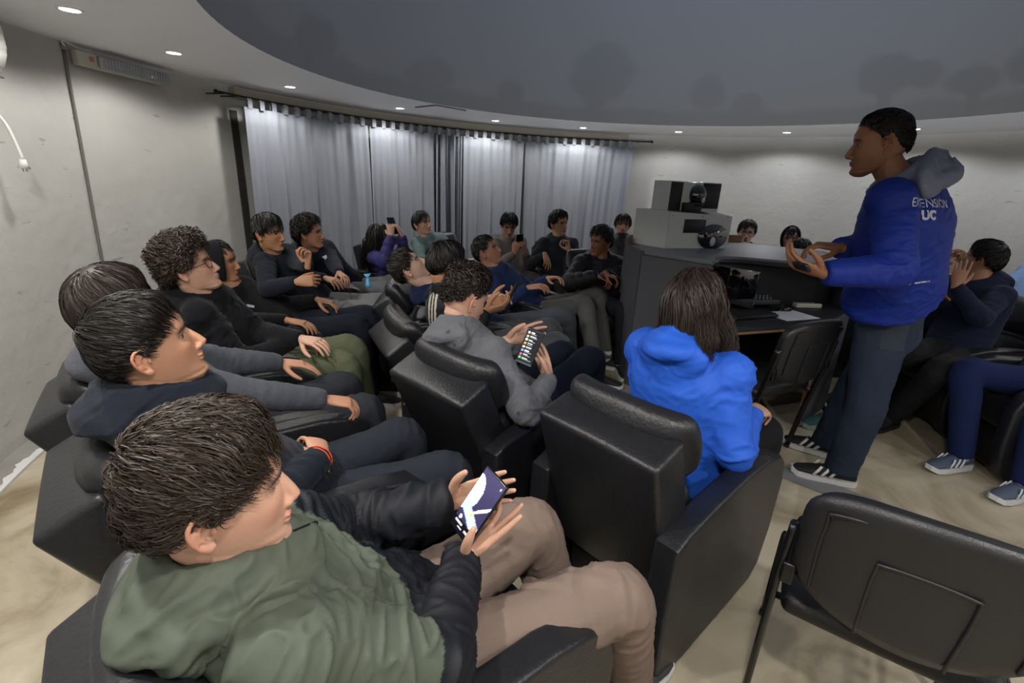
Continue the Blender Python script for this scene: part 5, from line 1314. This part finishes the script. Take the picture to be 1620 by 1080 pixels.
# ------------------------------------------------------------------ P12 grey hoodie
pc = W(838, 549, t=2.02); n12, u12, r12 = phone_axes(pc, W(745, 470, t=2.02) * .5 + np.array([0, 0, CZ]) * .5, (.35, .5, .75))
def img12(x, y):
    c = np.tile(np.array(lin('#16191c')), (len(x), 1))
    R_ = np.random.default_rng(3)
    for i in range(8):
        cy = .88 - .105 * i; m = (np.abs(y - cy) < .03) & (x > .1) & (x < .24); c[m] = lin(['#c9a3a8', '#8fa37a', '#d8d2c4', '#b8894a', '#e4e4e4', '#7b86b0', '#b84f8a', '#4fc06a'][i])
        m = (np.abs(y - cy - .018) < .010) & (x > .3) & (x < R_.uniform(.5, .7)); c[m] = lin('#e6e6e6')
        m = (np.abs(y - cy + .018) < .008) & (x > .3) & (x < R_.uniform(.55, .9)); c[m] = lin('#8d9196')
    m = y > .955; c[m] = lin('#24282c'); m = y < .05; c[m] = lin('#3a3f45'); return c
phone(pc, n12, u12, 'smartphone showing a message list, held by the boy in grey hoodie', img12)
h12 = hold(pc, n12, u12, down=.09)
def paint12(co, idx, tt, c, k):
    n = noise3(co * 38 + 2); c[n > .42] *= .45; return c
def paintp12(co, idx, tt, c):
    q = co - W(935, 548, z=.64); m = (np.linalg.norm(q, axis=1) < .085) & (noise3(co * 60) > .02); c[m] = lin('#c9c9c4'); return c
P12 = make_person('P12', 'boy in a heather grey hoodie with faded curly crop reading his phone', W(735, 474, t=2.04), 42, -20, tier='near', s=1.0, skin='#c89d88', slump=.06, wr=W(868, 600, t=2.06), wl=W(804, 538, t=2.12), hr=dict(d=(-.30, .45, .8), n=(-.75, -.5, .3), curl=.22, thumb=.7), hl=dict(d=(.9, .1, .35), n=(.3, -.9, .1), curl=.2, thumb=.5), er=(.6, -.5, -.6),
    kr=W(935, 568, z=.62), kl=W(890, 560, z=.6), top=dict(col='#63656b', kind='fleece', fat=1.08, paint=paint12, amp=.008), hood=dict(r=1.3), pants=dict(col='#161b2b', paint=paintp12),
    hair=dict(hl=10, top=.042, sides=.003, len=.05, n=3000, k=8, r=.0013, jit=.5, lift=.010, curl=.006, cw=1.5, lump=.010, lumpf=28, clump=1.6, fade=1, col='#241a16', bias=(0, .4, .2), front=.2))
# ------------------------------------------------------------------ P13 blue jacket
P13 = make_person('P13', 'person with long wavy dark hair in a bright blue hooded jacket, back turned', W(1098, 486, t=1.72), 60, -4, tier='near', s=.98, skin='#b98f79', slump=.02, hip=(.10, .50), wr=W(1188, 652, z=.71), wl=W(1040, 560, z=.66), hr=dict(d=(.75, .55, -.1), n=(-.2, .2, -1), curl=.4), er=(-.15, -.55, -.8), build=1.06,
    top=dict(col='#2a5dca', kind='shell', name='jacket', fat=1.12, sleeve=1.12, amp=.008, fr=(5, 17), wbase=.5, hem=-.2, smooth=24), hood=dict(r=1.35), pants=dict(col='#15161b'), shoes=('#cfcfcf', '#e6e6e6'),
    hair=dict(top=.022, sides=.022, len=.46, n=3800, k=13, r=.0017, jit=.12, lift=.004, lump=.003, clump=.6, long=1.0, curl=.008, cw=.7, whorl=(0, .1, 1), col='#2a1f1a', bias=(.25, 0, 0), hl=-6))
strand_bundle(P13, [W(1112, 455, t=1.75), W(1138, 500, t=1.67), W(1150, 545, t=1.66), W(1143, 585, t=1.66), W(1128, 612, t=1.66)], 420, .030, .0016, '#2a1f1a', 3)
strand_bundle(P13, [W(1095, 455, t=1.72), W(1110, 500, t=1.62), W(1120, 545, t=1.58), W(1118, 572, t=1.6)], 300, .028, .0016, '#2a1f1a', 4)
# ------------------------------------------------------------------ P14 stretched out
P14 = make_person('P14', 'boy stretched out in a royal navy zip jacket and grey trousers', W(770, 398, t=3.8), -8, 24, tier='mid', s=1.0, skin='#a97b62', slump=.02, hip=(.15, .46), wr=W(835, 455, t=3.55), wl=W(868, 440, t=3.75),
    kr=W(925, 480, z=.57), kl=W(945, 468, z=.57), ar=W(945, 590, z=.1), al=W(960, 565, z=.1), top=dict(col='#1f2c52', kind='fleece', name='jacket', fat=1.06), hood=dict(r=1.0), pants=dict(col='#5a5a59'),
    hair=dict(top=.016, sides=.008, len=.05, n=1300, k=5, r=.0019, jit=.15, lift=.004, lump=.002, clump=.4, bias=(0, .5, 0), col='#161210'))
# ------------------------------------------------------------------ P15..P18 along the curtain
pc = W(822, 382, t=4.95); n15, u15, r15 = phone_axes(pc, W(806, 362, t=5.2), (0, -.3, 1)); phone(pc, n15, u15, 'black smartphone with dangling cord held by the boy in taupe hoodie'); h15 = hold(pc, n15, u15)
P15 = make_person('P15', 'boy in a taupe quarter-zip hoodie looking down at his phone', W(805, 357, t=5.2), -80, -22, tier='far', s=1.0, skin='#a97e66', slump=.05, hip=(.06, .47), top=dict(col='#736a68', kind='fleece', fat=1.08), hood=dict(kind='collar'), pants=dict(col='#3d3a40'),
    hair=dict(top=.03, sides=.02, len=.085, n=900, k=6, r=.0024, jit=.08, lift=.003, lump=.002, clump=.3, whorl=(0, -.3, .95), col='#15121a', hl=-2), **h15)
v, f = tube([P15.loc['NB'] - P15.loc['inv'] + P15.loc['fwt'] * .095 + P15.loc['up'] * .03, P15.loc['NB'] - P15.loc['inv'] + P15.loc['fwt'] * .125 - P15.loc['up'] * .14], [.005, .005], 6); mesh_obj('zip', v, f, m_pb, P15.root)
P16 = make_person('P16', 'smiling boy in a dark charcoal hoodie with hand raised to chin', W(884, 355, t=5.1), -48, 2, tier='far', s=1.0, skin='#ae8168', slump=.03, hip=(.08, .47), wl=W(900, 396, t=4.85), wr=W(862, 402, t=4.85), hl=dict(d=(-.3, .3, 1), n=(-.6, -.3, 0), curl=.8), hr=dict(d=(.25, -.7, -.6), n=(0, -.3, -1), curl=.3), el=(.5, -.3, -.8),
    top=dict(col='#24272d', kind='fleece', fat=1.1), hood=dict(r=1.1), pants=dict(col='#1b1d22'), hair=dict(top=.036, sides=.02, len=.07, n=900, k=7, r=.0024, jit=.3, lift=.008, curl=.004, lump=.006, clump=1.2, col='#171210'))
P17 = make_person('P17', 'boy in a glossy black puffer jacket glancing left beside the console', W(950, 384, t=4.25), -142, -2, tier='far', s=1.0, skin='#86593f', slump=.04, hip=(.08, .47), wr=W(945, 436, t=4.05), wl=W(958, 432, t=4.0), hl=dict(d=(.8, -.2, -.3), n=(0, 0, -1), curl=.5), hr=dict(d=(.7, -.3, -.2), n=(0, 0, -1), curl=.5), el=(.5, .2, -.8), er=(-.9, 0, -.5),
    top=dict(col='#17171d', kind='shell', name='puffer_jacket', fat=1.2, sleeve=1.2, quilt=.075, amp=.003), hood=dict(r=1.15), pants=dict(col='#1d1f24'), hair=dict(top=.040, sides=.018, len=.06, n=1000, k=6, r=.0024, jit=.35, lift=.01, lump=.006, clump=1.2, col='#141110', bias=(0, .4, .2)))
P18 = make_person('P18', 'boy with brown bowl-cut hair in a black jacket behind the console edge', W(985, 357, t=5.6), -98, 4, tier='far', s=1.0, skin='#b78a73', hip=(.06, .47), top=dict(col='#16161b', kind='shell', name='jacket', fat=1.08), hood=dict(kind='collar'), pants=dict(col='#1d1e22'),
    hair=dict(top=.026, sides=.022, len=.10, n=900, k=6, r=.0026, jit=.05, lift=.003, lump=.002, clump=.2, whorl=(0, -.2, .98), col='#2b211b', hl=-4))
P19 = make_person('P19', 'pale boy with glasses looking over the console behind the projector', W(1181, 369, t=5.3), -112, 0, tier='far', s=1.0, skin='#c9a491', hip=(.06, .47), top=dict(col='#1e1e22', kind='fleece'), pants=dict(col='#24252a'), glasses=dict(col='#1b1b1e', r=.021),
    hair=dict(top=.032, sides=.018, len=.07, n=900, k=6, r=.0025, jit=.25, lift=.006, lump=.004, clump=.9, bias=(.4, .2, 0), col='#1f1a18', hl=-3))
P20 = make_person('P20', 'boy in a raised black hood peering over the console', W(1250, 378, t=5.1), -118, -4, tier='far', s=1.0, skin='#b98f7d', hip=(.06, .47), hood_up=True, top=dict(col='#17171c', kind='fleece'), pants=dict(col='#24252a'),
    hair=dict(top=.014, sides=.006, len=.07, n=600, k=5, r=.0024, bias=(0, .6, 0), col='#15110f', hl=-6))
P21 = make_person('P21', 'person behind the console of whom only brown hair shows', W(1264, 401, t=4.6), -135, -20, tier='far', s=.95, skin='#b98f7d', hip=(.10, .45), top=dict(col='#2a2a30', kind='fleece'), pants=dict(col='#24252a'), hair=dict(top=.03, sides=.02, len=.07, n=700, k=6, r=.0025, jit=.2, col='#2b221d'))
# ------------------------------------------------------------------ P23..P26 right side
P23 = make_person('P23', 'boy in a navy hoodie seen from behind with his hand to his face', W(1555, 412, t=3.3), 118, 4, tier='mid', s=1.02, skin='#a97c64', slump=.04, hip=(.10, .48), wl=W(1512, 452, t=3.1), wr=W(1490, 470, t=3.4), hl=dict(d=(.1, .1, 1), n=(.5, .6, 0), curl=.25), el=(-.3, -.5, -.7), kl=W(1488, 585, z=.54), kr=W(1440, 560, z=.55), al=W(1412, 655, z=.11), ar=W(1330, 620, z=.1), fl=(-.9, -.4, 0), fr=(-.9, -.2, 0),
    top=dict(col='#1d2238', kind='fleece', fat=1.12), hood=dict(r=1.25), pants=dict(col='#1c1c1f'), shoes=('#151517', '#1c1c1e'), hair=dict(top=.03, sides=.016, len=.06, n=2200, k=6, r=.0015, jit=.15, lift=.004, lump=.003, clump=.5, col='#14100f', bias=(0, .3, 0)))
P24 = make_person('P24', 'boy with short ginger hair sitting by the right wall', W(1506, 420, t=4.3), 190, 4, tier='far', s=1.0, skin='#c9a08c', hip=(.06, .46), wl=W(1485, 452, t=4.1), hl=dict(d=(-.5, .2, .6), n=(.5, .2, .2), curl=.5), top=dict(col='#17171b', kind='fleece'), pants=dict(col='#24252a'), shoes=('#27534f', '#7f8f8c'), al=W(1312, 652, z=.10), kl=W(1395, 560, z=.55),
    hair=dict(top=.022, sides=.010, len=.05, n=900, k=5, r=.0024, jit=.2, lift=.004, col='#7a4f2e', bias=(.2, .5, 0)), brow='#7a5236')
P25 = make_person('P25', 'person in navy track pants and slate running shoes at the right edge', W(1745, 430, t=3.1), 175, 0, tier='mid', s=1.03, skin=SK['mid'], hip=(.04, .49), kl=W(1655, 630, z=.54), kr=W(1530, 588, z=.58), wr=lambda L: L(-.12, -.16, .62), wl=lambda L: L(.05, .22, .68), ar=W(1522, 718, z=.105), al=W(1625, 762, z=.105), fr=(-.93, -.2, 0), fl=(-.93, -.25, 0),
    top=dict(col='#1c2036', kind='fleece'), pants=dict(col='#16224a', amp=.005), shoes=('#4a5468', '#cfd2d8', '#cfd4da'), hair=dict(top=.02, sides=.01, len=.05, n=500, col='#15110f'))
P26 = make_person('P26', 'person in a light blue top by the right wall, cut by the picture edge', W(1668, 398, t=4.1), 180, 0, tier='far', s=1.0, skin=SK['mid'], hip=(.06, .47), top=dict(col='#6f86ad', kind='cotton', fat=1.1), pants=dict(col='#2a2d36'), hair=dict(top=.02, sides=.01, len=.05, n=400, col='#1b1512'))

# ------------------------------------------------------------------ standing man
hipm = W(1405, 520, y=2.42)
P22 = make_person('P22', 'standing man in a blue hooded windbreaker and dark jeans explaining at the console', W(1392, 230, t=2.10), 152, -8, chair=False, hip=hipm, bh=126, twist=8, neckfwd=.05, tier='near', s=1.09, build=1.2, hs=1.06, skin='#8f6247', slump=.03,
    wl=W(1300, 432, t=1.98), wr=W(1330, 392, t=2.35), hl=dict(d=(-.85, .25, .25), n=(.1, .5, .85), curl=.35, thumb=.1), hr=dict(d=(-.75, .3, .05), n=(-.2, .2, -.9), curl=.45), el=(.6, -.5, -.8), er=(.4, .8, -.6),
    kl=W(1368, 650, y=2.28), kr=W(1348, 620, y=2.55), al=W(1330, 738, z=.10), ar=W(1308, 697, z=.10), fl=(-.88, .35, 0), fr=(-.8, .62, 0),
    top=dict(col='#11277c', kind='shell', name='windbreaker', fat=1.12, sleeve=1.15, amp=.010, hem=.22, cuff=.01), hood=dict(r=1.35, sep='#6e7387', up=.012, drop=.55), pants=dict(col='#262f40', kind='denim', fat=1.08, flare=1.15), shoes=('#141416', '#c9c9cb', '#d9d9db'),
    hair=dict(top=.018, sides=.005, len=.03, n=4200, k=4, r=.0012, jit=.3, lift=.004, lump=.003, clump=.4, fade=.4, bias=(0, .4, .1), col='#1b1613', hl=3), stubble=.28, headkw=dict(jaw=1.08, nose=.95))
e = empty('remote_control', tuple(W(1268, 421, t=1.95))); tag(e, 'small black remote control in the standing man\'s hand', 'remote'); rbox('body', (.035, .10, .016), (0, 0, 0), m_ph, e, .005, 2, rot=Matrix.Rotation(math.radians(50), 3, 'Y'))
# lettering printed on the back of the windbreaker
m_prn = mat('white_print', '#b9bccb', .7)
nb_ = norm(-P22.loc['fwt'] * .8 + np.array([0, -.45, 0]))
stick(letters('ED', .030), 1462, 306, P22, P22.top, m_prn, 'lettering', nb_)
stick(letters('EXTENSI\u00d3N', .050), 1470, 322, P22, P22.top, m_prn, 'lettering', nb_)
stick(letters('UC', .050, .003), 1470, 341, P22, P22.top, m_prn, 'lettering', nb_)
def flat(pts):
    me = bpy.data.meshes.new('d'); me.from_pydata([(x, y, 0) for x, y in pts], [], [tuple(range(len(pts)))]); return me
stick(flat([(.011, 0), (0, .011), (-.011, 0), (0, -.011)]), 1440, 448, P22, P22.top, m_prn, 'emblem', None)
for i in range(9):
    stick(flat([(-.0032, -.004), (.0032, -.004), (.0032, .004 - .002 * (i % 3 == 1)), (-.0032, .004)]), 1448 + 2.6 * i, 447.2 - .35 * i, P22, P22.top, m_prn, 'small_print', None)
# back pocket of the jeans
m_jp = mat('denim_patch', '#242c3b', .9, bump=(240, .2))
stick(slab(.13, .14, .002), 1415, 535, P22, P22.pants, m_jp, 'back_pocket', None)
# cargo pocket with flap on the tan trousers
m_tan = mat('tan_cotton', '#7b6b62', .9, bump=(190, .15))
stick(slab(.13, .10, .006), 868, 918, P1, P1.pants, m_tan, 'cargo_pocket', None, up=(-.6, -.3, .8))
stick(slab(.065, .075, .011), 842, 925, P1, P1.pants, m_tan, 'pocket_flap', None, up=(-.6, -.3, .8))


# small garment details: zips, tags, prints
def strip(w_, h_): return flat([(-w_ / 2, -h_ / 2), (w_ / 2, -h_ / 2), (w_ / 2, h_ / 2), (-w_ / 2, h_ / 2)])
m_zip = mat('black_zip', '#0c0d10', .5)
stick(strip(.10, .004), 500, 826, P1, P1.top, m_zip, 'zip', None, up=(-.2, .7, .7))
stick(strip(.07, .004), 630, 862, P1, P1.top, m_zip, 'zip', None, up=(-.3, .6, .7))
stick(strip(.022, .004), 298, 630, P2, P2.top, m_prn, 'tag', None)
stick(strip(.045, .016), 396, 484, P5, P5.top, m_prn, 'chest_print', None, up=(.5, 0, .8))
stick(strip(.05, .03), 516, 408, P7, P7.top, m_prn, 'chest_print', None, up=(.5, 0, .8))
stick(strip(.004, .10), 818, 424, P14, P14.top, m_prn, 'zip', None, up=(.6, 0, .8))
